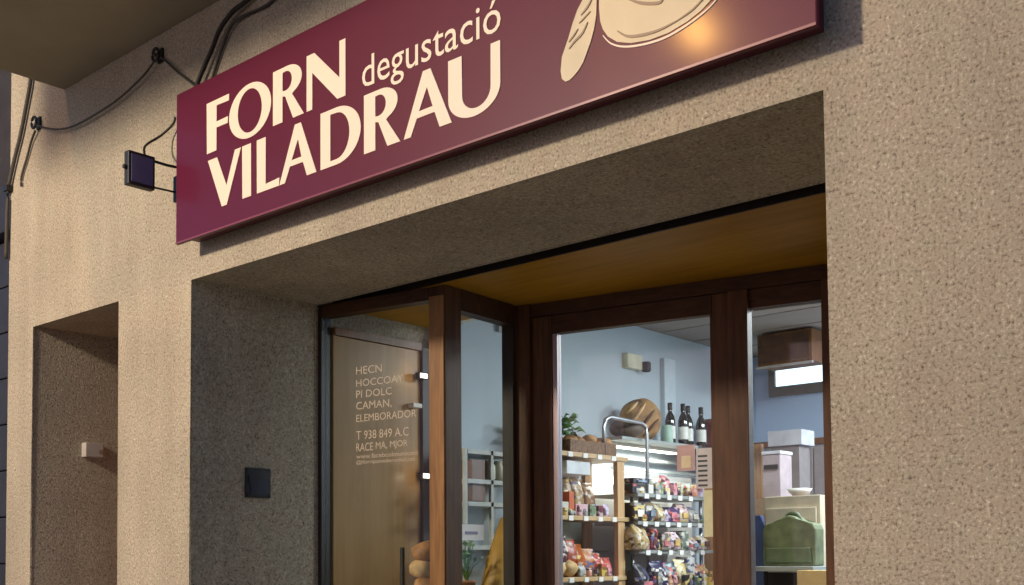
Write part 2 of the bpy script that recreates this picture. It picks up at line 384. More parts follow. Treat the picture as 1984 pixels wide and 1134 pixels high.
# ================================================================ SHOP INTERIOR
structure('shop_floor', wbox(UL + .003, -.3, .77, 6.0, .005, .03), M['floor'])
structure('interior_wall_left', prism([(-5.0, 1.60), (-4.615, 1.60), (-4.71, 5.42), (-5.0, 5.42)], .03, 3.178), M['bluewall'])
structure('interior_wall_back', wbox(-4.9, -.3, 5.424, 5.5, .03, 3.178), plain('blue_back_wall', (.40, .51, .70), .85, var=.04, scale=1.5, spec=.2))  # back wall is bluer than the left wall
structure('interior_wall_right', wbox(-.5, -.4, 2.4, 5.42, .03, 3.178), M['whitewall'])
for_ceil = bmesh.new(); bx(for_ceil, WORLD, -4.9, -.3, 1.65, 5.6, 3.26, 3.3)
ce = structure('interior_ceiling', for_ceil, M['ceil_in'])
k = 0
for i in range(16):                      # ceiling boards run across the shop
    y0 = 1.66 + i * .236
    part('ceiling_board', wbox(-4.9, -.4, y0, y0 + .228, 3.18 + .004 * (i % 2), 3.255), M['ceil_in'], ce)

# ================================================================ TIMBER SHOP FRONT
sf = thing('wooden_shopfront', 'varnished wooden shopfront with angled window, glazed door and narrow sidelight', 'shopfront', (-3.5, 1.2, 0))
# left window
part('window_stile', box(FW, .002, .026, .0, .07, .03, 2.85), M['frame_dark'], sf)
part('window_head', box(FW, .028, .73, .0, .07, 2.787, 2.85), M['frame_h'], sf)
part('window_sill', box(FW, .028, .73, -.03, .07, .62, .68), M['frame_h'], sf, bevel=.006)
part('stall_riser', box(FW, .028, .73, .01, .06, .03, .617), M['frame_h'], sf)
pane = part('window_pane', box(FW, .026, .732, .030, .036, .68, 2.79), M['glass'], sf)
# corner post
P = [FW.p(.733, 0, 0), FW.p(.832, 0, 0), FR.p(.115, 0, 0), FR.p(.115, .10, 0)]
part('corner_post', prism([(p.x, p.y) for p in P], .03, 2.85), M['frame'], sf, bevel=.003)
part('post_lit_face', box(FW, .737, .826, -.010, -.001, .03, 2.80), M['post_lit'], sf, bevel=.002)  # thin facing whose lighter wood paints the lamplit front of the post
# return
part('return_head', box(FR, .117, .57, .0, .07, 2.742, 2.85), M['frame_h'], sf)
part('return_sill', box(FR, .117, .57, -.0, .07, .62, .70), M['frame_h'], sf)
part('return_riser', box(FR, .117, .57, .01, .06, .03, .617), M['frame_h'], sf)
part('return_pane', box(FR, .117, .548, .030, .036, .70, 2.742), M['glass'], sf)
part('return_bead', box(FR, .549, .565, .0, .07, .70, 2.742), M['frame_dark'], sf)
# door wall
part('back_corner_post', box(FD, -.035, .058, -.02, .09, .03, 2.85), M['frame'], sf, bevel=.003)
part('door_head', box(FD, .06, 2.5, .0, .09, 2.782, 2.85), M['frame_h'], sf)
part('mullion', box(FD, 1.152, 1.252, -.02, .055, .03, 2.78), M['frame'], sf, bevel=.004)
part('sidelight_head', box(FD, 1.254, 1.60, .01, .08, 2.69, 2.779), M['frame_h'], sf)
part('sidelight_sill', box(FD, 1.254, 1.60, .01, .08, .62, .70), M['frame_h'], sf)
part('sidelight_riser', box(FD, 1.254, 1.60, .015, .075, .03, .617), M['frame_h'], sf)
part('sidelight_pane', box(FD, 1.254, 1.600, .038, .044, .70, 2.69), M['glass'], sf)
part('end_post', box(FD, 1.602, 1.70, -.01, .09, .03, 2.78), M['frame'], sf, bevel=.003)
part('end_panel', box(FD, 1.703, 2.49, .01, .08, .03, 2.779), M['frame_h'], sf)
# door leaf
dr = part('door', box(FD, .062, .180, .005, .065, .04, 2.779), M['frame'], sf, bevel=.004)
dr['label'] = 'glazed shop door in dark varnished wood'
part('stile', box(FD, 1.068, 1.148, .005, .065, .04, 2.779), M['frame'], dr, bevel=.004)
part('top_rail', box(FD, .182, 1.066, .005, .065, 2.683, 2.779), M['frame_h'], dr, bevel=.003)
part('bottom_rail', box(FD, .182, 1.066, .005, .065, .04, .85), M['frame_h'], dr, bevel=.003)
part('glazing_bead', box(FD, .182, .208, .012, .058, .852, 2.681), plain('aluminium_bead', (.30, .25, .26), .4, metal=.4), dr)
part('glazing_bead', box(FD, 1.054, 1.066, .012, .058, .852, 2.681), M['frame'], dr)
part('pane', box(FD, .208, 1.054, .030, .036, .852, 2.681), M['glass'], dr)
part('handle', tube([FD.p(.12, 0, 1.02), FD.p(.12, -.06, 1.02), FD.p(.12, -.06, 1.32), FD.p(.12, 0, 1.32)], .011), M['steel'], dr, True)

# white vinyl lettering on the window (only partly legible in the place itself)
def text_mesh(s, size):
    cu_ = bpy.data.curves.new('t', 'FONT'); cu_.body = s; cu_.size = size; cu_.resolution_u = 3
    ob = bpy.data.objects.new('t', cu_); C.objects.link(ob)
    dg = bpy.context.evaluated_depsgraph_get(); dg.update()
    me = bpy.data.meshes.new_from_object(ob.evaluated_get(dg)); bpy.data.objects.remove(ob); bpy.data.curves.remove(cu_)
    return me
def text_part(s, F, s0, s1, z0, z1, o, mat, parent, name='lettering'):
    me = text_mesh(s, 1.0); bm = bmesh.new(); bm.from_mesh(me); bpy.data.meshes.remove(me)
    xs = [v.co.x for v in bm.verts]; ys = [v.co.y for v in bm.verts]
    x0, x1, y0, y1 = min(xs), max(xs), min(ys), max(ys)
    for v in bm.verts:
        a = s0 + (v.co.x - x0) / (x1 - x0) * (s1 - s0); z = z0 + (v.co.y - y0) / (y1 - y0) * (z1 - z0)
        v.co = F.p(a, o, z)
    return part(name, bm, mat, parent)
rows = [('HECN', .239, .41, 2.462, 2.503), ('HOCCOAY', .239, .549, 2.398, 2.436), ('PI DOLC', .239, .473, 2.340, 2.378), ('CAMAN,', .239, .473, 2.272, 2.318),
        ('ELEMBORADOR', .239, .63, 2.214, 2.252), ('T 938 849 A.C', .239, .581, 2.122, 2.166), ('RACE MA, MJOR', .239, .574, 2.060, 2.102)]
for s, a, b_, z0, z1 in rows:
    def span(q):
        me_ = text_mesh(q, 1.0); xs = [v.co.x for v in me_.vertices]; bpy.data.meshes.remove(me_); return min(xs), max(xs)
    L0, L1 = span(s); k_ = (b_ - a) / (L1 - L0); ws_ = s.split(' ')
    for i in range(len(ws_)):
        e_ = span(' '.join(ws_[:i + 1]))[1]; q0, q1 = span(ws_[i])
        text_part(ws_[i], FW, a + (e_ - (q1 - q0) - L0) * k_, a + (e_ - L0) * k_, z0, z1, .0285, M['vinyl'], pane)
text_part('www.facebcolmunicom', FW, .239, .639, 2.022, 2.046, .0285, M['vinyl'], pane)
text_part('@fornpanaderodol.cat', FW, .239, .622, 1.988, 2.014, .0285, M['vinyl'], pane)

# ================================================================ SIGN
sg = thing('shop_sign', 'long burgundy bakery fascia sign with cream lettering above the opening', 'sign', (-4.625, -.12, 2.9817))
SX, SZ = -4.625, 2.9817
part('panel', wbox(SX, -1.3864, -.12, -.104, SZ, SZ + .7156), M['sign'], sg, bevel=.004)
part('box', wbox(SX + .028, -1.3864 - .03, -.101, -.012, SZ + .028, SZ + .70), M['sign_edge'], sg)
part('bottom_lip', wbox(SX + .002, -1.388, -.1235, -.1205, SZ + .001, SZ + .009), plain('lip', (.20, .04, .07), .35), sg)
def arc(cx, cz, rx, rz, a0, a1, n=14):
    return [(cx + rx * math.cos(R(a0 + (a1 - a0) * k / n)), cz + rz * math.sin(R(a0 + (a1 - a0) * k / n))) for k in range(n + 1)]
def ell(cx, cz, rx, rz, tilt=0, n=36):
    out = []
    for k in range(n):
        a = 2 * math.pi * k / n; x, z = rx * math.cos(a), rz * math.sin(a); c, s_ = math.cos(R(tilt)), math.sin(R(tilt))
        out.append((cx + x * c - z * s_, cz + x * s_ + z * c))
    return out
def flat(name, loops, mat, parent, y=-.1232, th=.003, label=None):
    """flat cut vinyl: outline with holes, filled and given a thickness"""
    bm = bmesh.new(); edges = []
    for lp in loops:
        vv = [bm.verts.new((SX + s, y, SZ + z)) for s, z in lp]
        edges += [bm.edges.new((vv[i], vv[(i + 1) % len(vv)])) for i in range(len(vv))]
    bmesh.ops.triangle_fill(bm, edges=edges, use_beauty=True)
    r = bmesh.ops.extrude_face_region(bm, geom=list(bm.faces))
    bmesh.ops.translate(bm, verts=[v for v in r['geom'] if isinstance(v, bmesh.types.BMVert)], vec=(0, th, 0))
    o = part(name, bm, mat, parent)
    if label: o['label'] = label
    return o
def gF(x, z0, h, w):
    z1 = z0 + h; t_ = .075
    return [[(x, z0), (x + t_, z0), (x + t_, z0 + .45 * h), (x + w - .01, z0 + .45 * h - .002), (x + w - .008, z0 + .57 * h), (x + t_, z0 + .565 * h), (x + t_, z1 - .027), (x + w, z1 - .03), (x + w, z1), (x - .004, z1)]]
def gO(cx, cz, rx, rz): return [ell(cx, cz, rx, rz), ell(cx, cz, rx - .066, rz - .023, 9)]
def gR(x, z0, h, w):
    z1 = z0 + h; st = .066; bz = z0 + .455 * h
    bowl = arc(x + w - .105, (z1 + bz) / 2, .095, (z1 - bz) / 2, 90, -62)
    outer = [(x, z0), (x + st, z0), (x + st, bz + .004), (x + st + .018, bz), (x + w - .068, z0), (x + w + .004, z0)] 
    outer += [(x + w - .075, bz - .001)]
    outer += list(reversed(bowl)) + [(x, z1)]
    inner = [(x + st, bz + .026), (x + st, z1 - .022)] + arc(x + w - .118, (z1 + bz) / 2 + .002, .042, (z1 - bz) / 2 - .022, 90, -90, 10)
    return [outer, inner]
def gN(x, z0, h, w):
    z1 = z0 + h; t_ = .037
    return [[(x, z0), (x + t_, z0), (x + t_, z0 + .66 * h), (x + w - .05, z0), (x + w, z0), (x + w, z1), (x + w - t_, z1), (x + w - t_, z0 + .36 * h), (x + .05, z1), (x, z1)]]
def gV(x, z0, h, w):
    z1 = z0 + h
    return [[(x, z1), (x + .072, z1), (x + .146, z0 + .38 * h), (x + w - .045, z1), (x + w, z1), (x + .148, z0), (x + .110, z0)]]
def gI(x, z0, h): return [[(x, z0), (x + .064, z0), (x + .062, z0 + h), (x - .003, z0 + h)]]
def gL(x, z0, h, w): return [[(x, z0), (x + w, z0), (x + w + .003, z0 + .034), (x + .062, z0 + .028), (x + .062, z0 + h), (x - .002, z0 + h)]]
def gA(x, z0, h, w):
    z1 = z0 + h
    return [[(x, z0), (x + .038, z0), (x + .072, z0 + .27 * h), (x + w - .088, z0 + .27 * h), (x + w - .062, z0), (x + w, z0), (x + .145, z1), (x + .105, z1)],
            [(x + .083, z0 + .375 * h), (x + .126, z0 + .72 * h), (x + w - .098, z0 + .375 * h)]]
def gD(x, z0, h, w):
    z1 = z0 + h
    outer = [(x, z0)] + arc(x + .10, z0 + h / 2, w - .10, h / 2, -90, 90, 20) + [(x, z1)]
    inner = [(x + .062, z0 + .022)] + arc(x + .10, z0 + h / 2, w - .168, h / 2 - .022, -90, 90, 16) + [(x + .062, z1 - .02)]
    return [outer, inner]
def gU(x, z0, h, w):
    z1 = z0 + h; r_ = h * .36
    outer = [(x, z1), (x, z0 + r_)] + arc(x + w / 2, z0 + r_, w / 2, r_ + .004, 180, 360, 20)[1:] + [(x + w, z1), (x + w - .045, z1)]
    inner = arc(x + w / 2 + .012, z0 + r_, w / 2 - .058, r_ - .024, 360, 180, 18)
    return [outer + inner + [(x + .068, z1)]]
H = .233
for nm, lp in (('F', gF(.258, .367, H, .171)), ('O', gO(.584, .481, .154, .120)), ('R', gR(.751, .367, H, .206)), ('N', gN(.979, .367, H, .246)),
               ('V', gV(.266, .101, H, .254)), ('I', gI(.532, .101, H)), ('L', gL(.638, .101, H, .155)), ('A', gA(.796, .101, H, .247)),
               ('D', gD(1.069, .101, H, .248)), ('R', gR(1.336, .101, H, .203)), ('A', gA(1.562, .101, H, .254)), ('U', gU(1.799, .098, H, .255))):
    flat('letter', lp, M['cream'], sg, label='large cream letter ' + nm)
# degustació, letter by letter
word = 'degustaci\u00f3'; me = text_mesh(word, 1.0)
wx = [v.co.x for v in me.vertices]; x0, x1 = min(wx), max(wx); bpy.data.meshes.remove(me)
SC = (2.057 - 1.325) / (x1 - x0); ZSC = SC * 1.02
for i, ch in enumerate(word):
    mw = text_mesh(word[:i + 1], 1.0); rx_ = max(v.co.x for v in mw.vertices); bpy.data.meshes.remove(mw)
    me = text_mesh(ch, 1.0); bm = bmesh.new(); bm.from_mesh(me); bpy.data.meshes.remove(me)
    mx_ = max(v.co.x for v in bm.verts)
    for v in bm.verts:
        v.co = Vector((SX + 1.325 + (v.co.x - mx_ + rx_ - x0) * SC, -.1225, SZ + .367 + v.co.y * ZSC))
    o = part('small_letter', bm, M['cream'], sg)
# printed emblem: a wheat leaf and a round loaf
leaf = [(2.421, .352), (2.397, .324), (2.377, .286), (2.357, .239), (2.330, .186), (2.324, .140), (2.329, .112), (2.344, .098), (2.360, .098), (2.378, .106), (2.399, .120), (2.418, .140), (2.432, .165), (2.450, .2), (2.464, .236), (2.474, .28), (2.477, .34), (2.475, .42), (2.468, .48), (2.452, .44)]
flat('emblem_leaf', [leaf], M['cream_logo'], sg)
loaf = [(2.487, .36), (2.486, .30), (2.490, .255), (2.500, .225), (2.520, .195), (2.556, .166), (2.610, .145), (2.68, .133), (2.75, .133), (2.818, .146), (2.868, .164), (2.91, .19), (2.95, .235), (2.972, .30), (2.975, .37), (2.95, .45), (2.89, .53), (2.80, .58), (2.70, .595), (2.61, .57), (2.54, .51), (2.50, .44)]
flat('emblem_loaf', [loaf], M['cream_logo'], sg)
def stroke(path, wd):
    P = [Vector((p[0], 0, p[1])) for p in path]; P = smooth_path(P, 5); L_, R_ = [], []
    for i, p in enumerate(P):
        d = (P[min(i + 1, len(P) - 1)] - P[max(i - 1, 0)]).normalized(); n_ = Vector((-d.z, 0, d.x)); f_ = wd * (.35 + .65 * math.sin(math.pi * min(1, max(0, (i + .6) / len(P)))))
        L_.append((p.x + n_.x * f_, p.z + n_.z * f_)); R_.append((p.x - n_.x * f_, p.z - n_.z * f_))
    return [L_ + R_[::-1]]
for pth, wd in (([(2.559, .200), (2.595, .172), (2.645, .158), (2.715, .152), (2.785, .160)], .0045), ([(2.785, .160), (2.84, .176), (2.89, .205)], .003),
                ([(2.59, .30), (2.647, .262), (2.717, .238), (2.735, .25)], .005), ([(2.735, .25), (2.715, .268), (2.66, .288), (2.60, .318)], .004), ([(2.58, .40), (2.65, .362), (2.74, .335), (2.82, .335)], .005), ([(2.60, .49), (2.67, .455), (2.77, .43), (2.87, .43)], .005),
                ([(2.462, .345), (2.440, .318), (2.413, .300)], .0035), ([(2.44, .268), (2.418, .238), (2.385, .220), (2.362, .203)], .004), ([(2.40, .258), (2.378, .238), (2.361, .226)], .003), ([(2.452, .30), (2.425, .285), (2.405, .275)], .0025)):
    flat('emblem_line', stroke(pth, wd), M['logo_line'], sg, y=-.1262, th=.0025)
flat('emblem_line', stroke([(2.50, .205), (2.53, .170), (2.58, .143), (2.65, .127), (2.73, .122), (2.80, .132), (2.868, .152), (2.92, .18), (2.965, .23)], .0035), M['cream'], sg)

# ================================================================ THINGS ON THE FACADE
fl = thing('floodlight', 'small square dark-blue floodlight on a bracket beside the sign', 'floodlight', (-4.74, -.24, 3.33))
part('housing', wbox(-4.765, -4.724, -.308, -.170, 3.250, 3.411), M['black'], fl, bevel=.006)
part('lens', wbox(-4.7238, -4.7195, -.294, -.184, 3.266, 3.395), plain('floodlight_glass', (.10, .115, .25), .3), fl)
part('bracket', tube([(-4.74, -.19, 3.395), (-4.73, -.10, 3.39), (-4.70, -.03, 3.385), (-4.70, .01, 3.385)], .007), M['black'], fl, True)
part('bracket', tube([(-4.74, -.19, 3.268), (-4.72, -.10, 3.265), (-4.70, .01, 3.26)], .005), M['black'], fl, True)
part('pivot_knob', tube([(-4.742, -.30, 3.332), (-4.742, -.324, 3.332)], .011), M['black'], fl)
single('cable_box', wbox(-4.725, -4.63, -.075, .005, 3.215, 3.34), M['black'], 'dark junction box on the wall tucked behind the left end of the sign', 'junction box', bevel=.006)
def cable(pts, r, mat, label, grp='cables strung along the upper facade'):
    return single('cable', tube([(x, y, z) for x, y, z in pts], r, 8, smooth=6), mat, label, 'cable', grp, smooth=True)
cable([(-4.78, -.03, 3.66), (-4.80, -.03, 3.63), (-4.855, -.06, 3.58), (-4.86, -.13, 3.52), (-4.79, -.19, 3.46), (-4.745, -.21, 3.405)], .006, M['cable'], 'short black cable curling from the sign down to the floodlight')
cable([(-4.02, -.03, 4.14), (-4.16, -.03, 4.05), (-4.3, -.035, 4.02), (-4.4, -.035, 3.97), (-4.47, -.03, 3.9), (-4.53, -.03, 3.84), (-4.60, -.03, 3.75), (-4.62, -.02, 3.66)], .011, M['cable'], 'thick black cable running from the balcony down behind the sign')
cable([(-3.9, -.012, 4.05), (-4.05, -.012, 3.985), (-4.24, -.014, 3.99), (-4.32, -.02, 3.975), (-4.38, -.015, 3.93), (-4.46, -.012, 3.83), (-4.53, -.012, 3.70)], .007, M['cable_grey'], 'thin grey cable beside the thick black one above the sign')
cable([(-4.96, -.03, 4.0), (-5.08, -.03, 3.95), (-5.28, -.03, 3.905), (-5.49, -.03, 3.885), (-5.77, -.03, 3.88), (-5.97, -.03, 3.91), (-6.15, -.03, 3.97), (-6.24, -.03, 4.01)], .0055, M['cable_grey'], 'slack cable sagging between the two wall hooks under the balcony')
cable([(-4.95, -.03, 4.01), (-4.9, -.02, 3.985), (-4.77, -.02, 3.88), (-4.62, -.02, 3.77)], .006, M['cable_grey'], 'thin cable from the right-hand wall hook down to the top of the sign')
cable([(-6.26, -.02, 3.98), (-6.32, -.015, 3.93), (-6.37, -.012, 3.86), (-6.44, -.012, 3.76), (-6.445, -.012, 3.70)], .007, M['cable_grey'], 'short cable dropping from the left-hand wall hook')
cable([(-6.31, -.02, 4.36), (-6.33, -.02, 4.27), (-6.37, -.02, 4.17), (-6.44, -.02, 4.01), (-6.52, -.02, 3.87), (-6.58, -.02, 3.75), (-6.60, -.02, 3.70), (-6.61, -.02, 3.3)], .012, M['cable_grey'], 'long dark cable running down the far left corner of the facade')
for (x, z, lab) in ((-4.955, 4.02, 'black cable hook fixed to the wall just under the balcony'), (-6.245, 4.02, 'pale-centred cable hook at the upper left end of the facade')):
    h = thing('cable_hook', lab, 'hook', (x, 0, z), 'cable hooks on the facade')
    part('plate', wbox(x - .022, x + .022, -.012, .003, z - .03, z + .04), M['black'], h, bevel=.003)
    part('eye', tube([(x + .028 * math.cos(a), -.035, z + .032 * math.sin(a)) for a in [i * math.pi / 6 for i in range(13)]], .008), M['black'], h, True)
    part('spacer', lathe([(.006, z - .008), (.012, z - .006), (.012, z + .006), (.006, z + .008)], x, -.03, 10), M['white'] if x < -6 else M['black'], h, True)
single('cable_clip', wbox(-6.62, -6.57, -.04, .003, 3.70, 3.735), M['black'], 'dark clip holding the corner cable at the left edge', 'clip', bevel=.004)
# intercom in the narrow doorway
ic = thing('intercom', 'small white box on the side wall of the narrow doorway', 'intercom', (SL, .36, 2.16))
part('case', wbox(SL - .004, SL + .05, .305, .419, 2.117, 2.203), col('intercom_grey', (.44, .42, .39)), ic, bevel=.005)
part('button', wbox(SL + .0505, SL + .054, .385, .405, 2.145, 2.165), M['steel'], ic)
# dark plate in the main jamb
mp_ = thing('meter_plate', 'dark blue square plate with corner screws on the shaded entrance jamb', 'plate', (UL, .39, 1.89))
part('cover', wbox(UL - .003, UL + .012, .313, .464, 1.812, 1.962), plain('dark_blue_plate', (.018, .022, .035), .4), mp_, bevel=.004)
part('inset', wbox(UL + .0125, UL + .016, .34, .44, 1.83, 1.90), plain('blue_inset', (.02, .028, .06), .35), mp_)
for yy, zz in ((.325, 1.824), (.452, 1.824), (.325, 1.95), (.452, 1.95)):
    part('screw', wbox(UL + .0122, UL + .0165, yy - .006, yy + .006, zz - .006, zz + .006), M['black'], mp_)
part('pull', wbox(UL + .0125, UL + .02, .325, .338, 1.885, 1.925), M['black'], mp_)

# ================================================================ INSIDE: WINDOW AND RETURN
tp = thing('display_side_panel', 'tan wooden panel lining the left side of the window display', 'panel', (-4.66, 1.15, 0))
part('panel', wbox(UL + .001, -4.662, .86, 1.50, .03, 2.70), M['tan'], tp)
part('top_trim', wbox(UL + .001, -4.645, .86, 1.50, 2.703, 2.745), M['brownwood'], tp)
part('end_trim', wbox(UL + .001, -4.640, 1.503, 1.56, .03, 2.72), M['frame_dark'], tp)
for zc, yc in ((2.547, 1.47), (1.973, 1.49)):
    s_ = thing('spot_light', 'tiny lit spotlight at the back edge of the tan panel, ' + ('upper one' if zc > 2.2 else 'lower one'), 'spotlight', (-4.62, yc, zc))
    part('body', wbox(-4.638, -4.60, yc - .03, yc + .03, zc - .02, zc + .02), M['black'], s_, bevel=.003)
    part('diffuser', wbox(-4.599, -4.595, yc - .026, yc + .026, zc - .012, zc + .012), M['led_small'], s_)
    ld = bpy.data.lights.new('spot_glow', 'POINT'); ld.energy = .25; ld.color = (1.0, .78, .5); ld.shadow_soft_size = .02
    lo = bpy.data.objects.new('spot_glow', ld); C.objects.link(lo); lo.parent = s_; lo.location = (.06, -.05, 0)
single('sensor', wbox(-4.655, -4.61, 1.40, 1.47, 2.362, 2.387), M['white'], 'small pale sensor between the two spotlights on the tan panel', 'sensor', bevel=.004)
bs = thing('bread_stack', 'stack of plaited brown loaves standing in the left window', 'bread', (-4.2, 1.08, .7))
for i in range(9):
    zc = .78 + i * .095
    part('loaf', blob((-4.2 + .008 * (-1) ** i, 1.075, zc), .06, .075, .055, i, .10, 2, Matrix.Rotation(.3 * (-1) ** i, 3, 'X')), M['crust_pale'] if i % 2 else M['crust'], bs, True)
single('display_ledge', wbox(-4.60, -3.98, .95, 1.5, .03, .70), M['pine'], 'low wooden display ledge inside the left window', 'ledge')
single('knife_handle', tube([(-4.3, 1.02, .70), (-4.3, 1.02, 1.56)], .012), M['black'], 'thin dark pole standing in the left window by the loaves', 'pole')
# return view: white steel shelving by the wall
ws = thing('white_shelf_rack', 'white-framed shelf rack on the side wall seen through the narrow return pane', 'shelf', (-4.5, 1.85, 0))
for yy in (1.60, 1.82, 2.06): part('upright', wbox(-4.42, -4.40, yy, yy + .02, .03, 2.13), col('rack_grey', (.40, .41, .38)), ws)
for zz in (2.10, 1.93, 1.80, 1.55): part('shelf', wbox(-4.60, -4.40, 1.625, 2.055, zz, zz + .025), col('rack_grey', (.40, .41, .38)), ws)
part('back', wbox(-4.612, -4.603, 1.62, 2.08, .03, 2.09), M['steel_paint'], ws)
single('brown_box', wbox(-4.56, -4.42, 1.68, 1.79, 1.83, 2.07), col('brown_card', (.16, .075, .04)), 'tall brown box on the white rack behind the return pane', 'box', bevel=.004)
for i, c_ in enumerate(((.5, .5, .42), (.32, .30, .22), (.45, .42, .36))):
    single('jar', lathe([(.03, 1.961), (.036, 1.966), (.036, 2.04), (.026, 2.055), (.028, 2.075)], -4.46, 1.87 + i * .075, 12), col('jar%d' % i, c_), 'small jar in the row on the white rack, ' + ('nearest the corner post', 'middle one', 'nearest the door')[i], 'jar', 'jars on the white rack', smooth=True)
nt_ = single('paper_note', box(FR, .128, .318, .022, .0255, 1.592, 1.672), M['paper'], 'white paper note taped low on the narrow return pane', 'note')
part('note_line', box(FR, .165, .265, .0195, .0215, 1.622, 1.636), col('ink', (.25, .25, .4)), nt_)
yb = thing('baguette_bag', 'tall yellow paper bag leaning behind the return pane', 'bag', (-4.15, 1.62, .7))
part('sleeve', tube([(-4.18, 1.50, .72), (-4.18, 1.56, 1.1), (-4.19, 1.66, 1.5), (-4.2, 1.72, 1.72)], [.10, .10, .075, .03], 12), col('yellow_paper', (.42, .25, .05)), yb, True)
part('fold', tube([(-4.10, 1.54, .75), (-4.10, 1.62, 1.1), (-4.13, 1.69, 1.45), (-4.16, 1.74, 1.70)], [.05, .05, .04, .02], 8), col('orange_paper', (.28, .12, .03)), yb, True)
def plant(name, label, c, z0, spread, h, n, seed, mat, pot=None):
    p_ = thing(name, label, 'plant', (c[0], c[1], z0))
    part('pot', lathe([(pot * .7, z0), (pot, z0 + pot * 1.3), (pot * 1.08, z0 + pot * 1.3), (pot * 1.08, z0 + pot * 1.6), (pot * .9, z0 + pot * 1.6)], c[0], c[1], 16), M['terracotta'], p_, True)
    rnd = random.Random(seed); top = z0 + pot * 1.6
    for i in range(n):
        a = rnd.uniform(0, 6.28); r_ = spread * rnd.uniform(.25, 1); zz = top + h * rnd.uniform(.2, 1)
        base = Vector((c[0], c[1], top - .01)); tip = Vector((c[0] + r_ * math.cos(a), c[1] + r_ * math.sin(a), zz))
        bm = tube([base, base.lerp(tip, .5) + Vector((0, 0, .03)), tip], .003, 5)
        d = (tip - base).normalized(); sd_ = d.cross(Vector((0, 0, 1))).normalized(); L_ = spread * rnd.uniform(.35, .6); W_ = L_ * .38
        e1 = tip + d * L_ * .5 + Vector((0, 0, .0)); e2 = tip + d * L_ - Vector((0, 0, L_ * .45))
        vs_ = [bm.verts.new(v) for v in (tip, tip + d * L_ * .35 + sd_ * W_, e1 + sd_ * W_ * .8, e2, e1 - sd_ * W_ * .8, tip + d * L_ * .35 - sd_ * W_, e1 + Vector((0, 0, .012)))]
        for tri in ((0, 1, 6), (1, 2, 6), (2, 3, 6), (3, 4, 6), (4, 5, 6), (5, 0, 6)): bm.faces.new([vs_[q] for q in tri])
        part('leaf', bm, mat, p_)
    return p_
plant('potted_plant', 'dark green leafy plant low behind the return pane', (-4.24, 1.44), 1.30, .09, .20, 22, 3, M['leaf'], .05)
single('plant_stand', wbox(-4.34, -4.15, 1.36, 1.52, .703, 1.298), M['brownwood'], 'small wooden stand under the plant in the display', 'stand')

# ================================================================ INSIDE: PINE SHELF UNIT
ps = thing('pine_shelf_unit', 'open pine shelf unit with bread and packets, just inside the glazed door', 'shelf', (-4.45, 2.66, 0))
for yy in (2.27, 2.93):
    for xx in (-4.60, -4.335): part('upright', wbox(xx, xx + .035, yy, yy + .075 if yy > 2.5 else yy + .05, .03, 2.125), M['pine_v'], ps, bevel=.003)
for zz in (2.128, 1.733, 1.352, .90, .40): part('shelf', wbox(-4.60, -4.29, 2.25, 3.04, zz, zz + .028), M['pine'], ps, bevel=.003)
part('cross_rail', wbox(-4.60, -4.585, 2.325, 2.925, 1.97, 2.02), M['pine'], ps)
bk = thing('pastry_basket', 'dark wicker basket of small pastries on top of the pine shelf', 'basket', (-4.42, 2.68, 2.157))
wb = bmesh.new()
for x0, x1, y0, y1 in ((-4.56, -4.545, 2.44, 2.92), (-4.315, -4.30, 2.44, 2.92), (-4.545, -4.315, 2.44, 2.455), (-4.545, -4.315, 2.905, 2.92)): bx(wb, WORLD, x0, x1, y0, y1, 2.158, 2.235)
part('rim_wall', wb, M['wicker'], bk)
part('bottom', wbox(-4.544, -4.316, 2.456, 2.904, 2.158, 2.17), M['wicker'], bk)
i = 0
for yy in (2.50, 2.60, 2.70, 2.80, 2.88):
    for xx in (-4.50, -4.43, -4.355):
        i += 1
        single('pastry', blob((xx, yy + random.uniform(-.01, .01), 2.235 + random.uniform(-.01, .02)), .045, .05, .036, i, .12, 2), M['crust_pale'] if i % 3 else M['crust'], 'small glazed pastry heaped in the dark wicker basket', 'pastry', 'pastries in the wicker basket', smooth=True)
plant('leafy_plant', 'bright green trailing plant at the left of the pine shelf top', (-4.44, 2.40), 2.157, .17, .12, 60, 11, plain('leaf_bright', (.09, .22, .05), .5, var=.4, scale=30), .05)
# packets on the middle shelf
pk = [((2.36), .10, .07, 'white carton at the left of the middle pine shelf', (.62, .60, .52), 'box'), ]
single('carton', wbox(-4.42, -4.31, 2.345, 2.43, 1.762, 1.845), col('white_card', (.62, .60, .52)), 'low white carton at the left end of the middle pine shelf', 'carton', bevel=.004)
single('orange_packet', wbox(-4.40, -4.31, 2.435, 2.485, 1.762, 1.91), col('orange_card', (.58, .13, .05)), 'upright orange-red packet on the middle pine shelf', 'packet', bevel=.004)
single('pink_carton', wbox(-4.42, -4.31, 2.50, 2.625, 1.762, 1.835), col('pink_card', (.62, .40, .45)), 'low pink carton on the middle pine shelf', 'carton', bevel=.004)
single('pale_carton', wbox(-4.42, -4.31, 2.72, 2.85, 1.762, 1.83), col('pale_card', (.66, .50, .40)), 'pale carton at the right of the middle pine shelf', 'carton', bevel=.004)
for i, (yy, h) in enumerate(((2.40, .22), (2.52, .24), (2.64, .25), (2.76, .26), (2.88, .23))):
    single('biscuit_bag', pouch(-4.52, yy, 1.762, .09, .11, h, i, R(0)), printed('kraft%d' % i, ((.30, .17, .08), (.36, .22, .10), (.24, .13, .06), (.38, .26, .13), (.33, .17, .08))[i], i + 11), 'brown biscuit bag at the back of the middle pine shelf, %s from left' % ('first', 'second', 'third', 'fourth', 'fifth')[i], 'bag', 'biscuit bags on the pine shelf', smooth=True)
single('white_box', wbox(-4.52, -4.33, 2.44, 2.68, 2.0225, 2.105), col('white_board', (.62, .66, .70)), 'white box hung under the top pine shelf', 'box', bevel=.004)
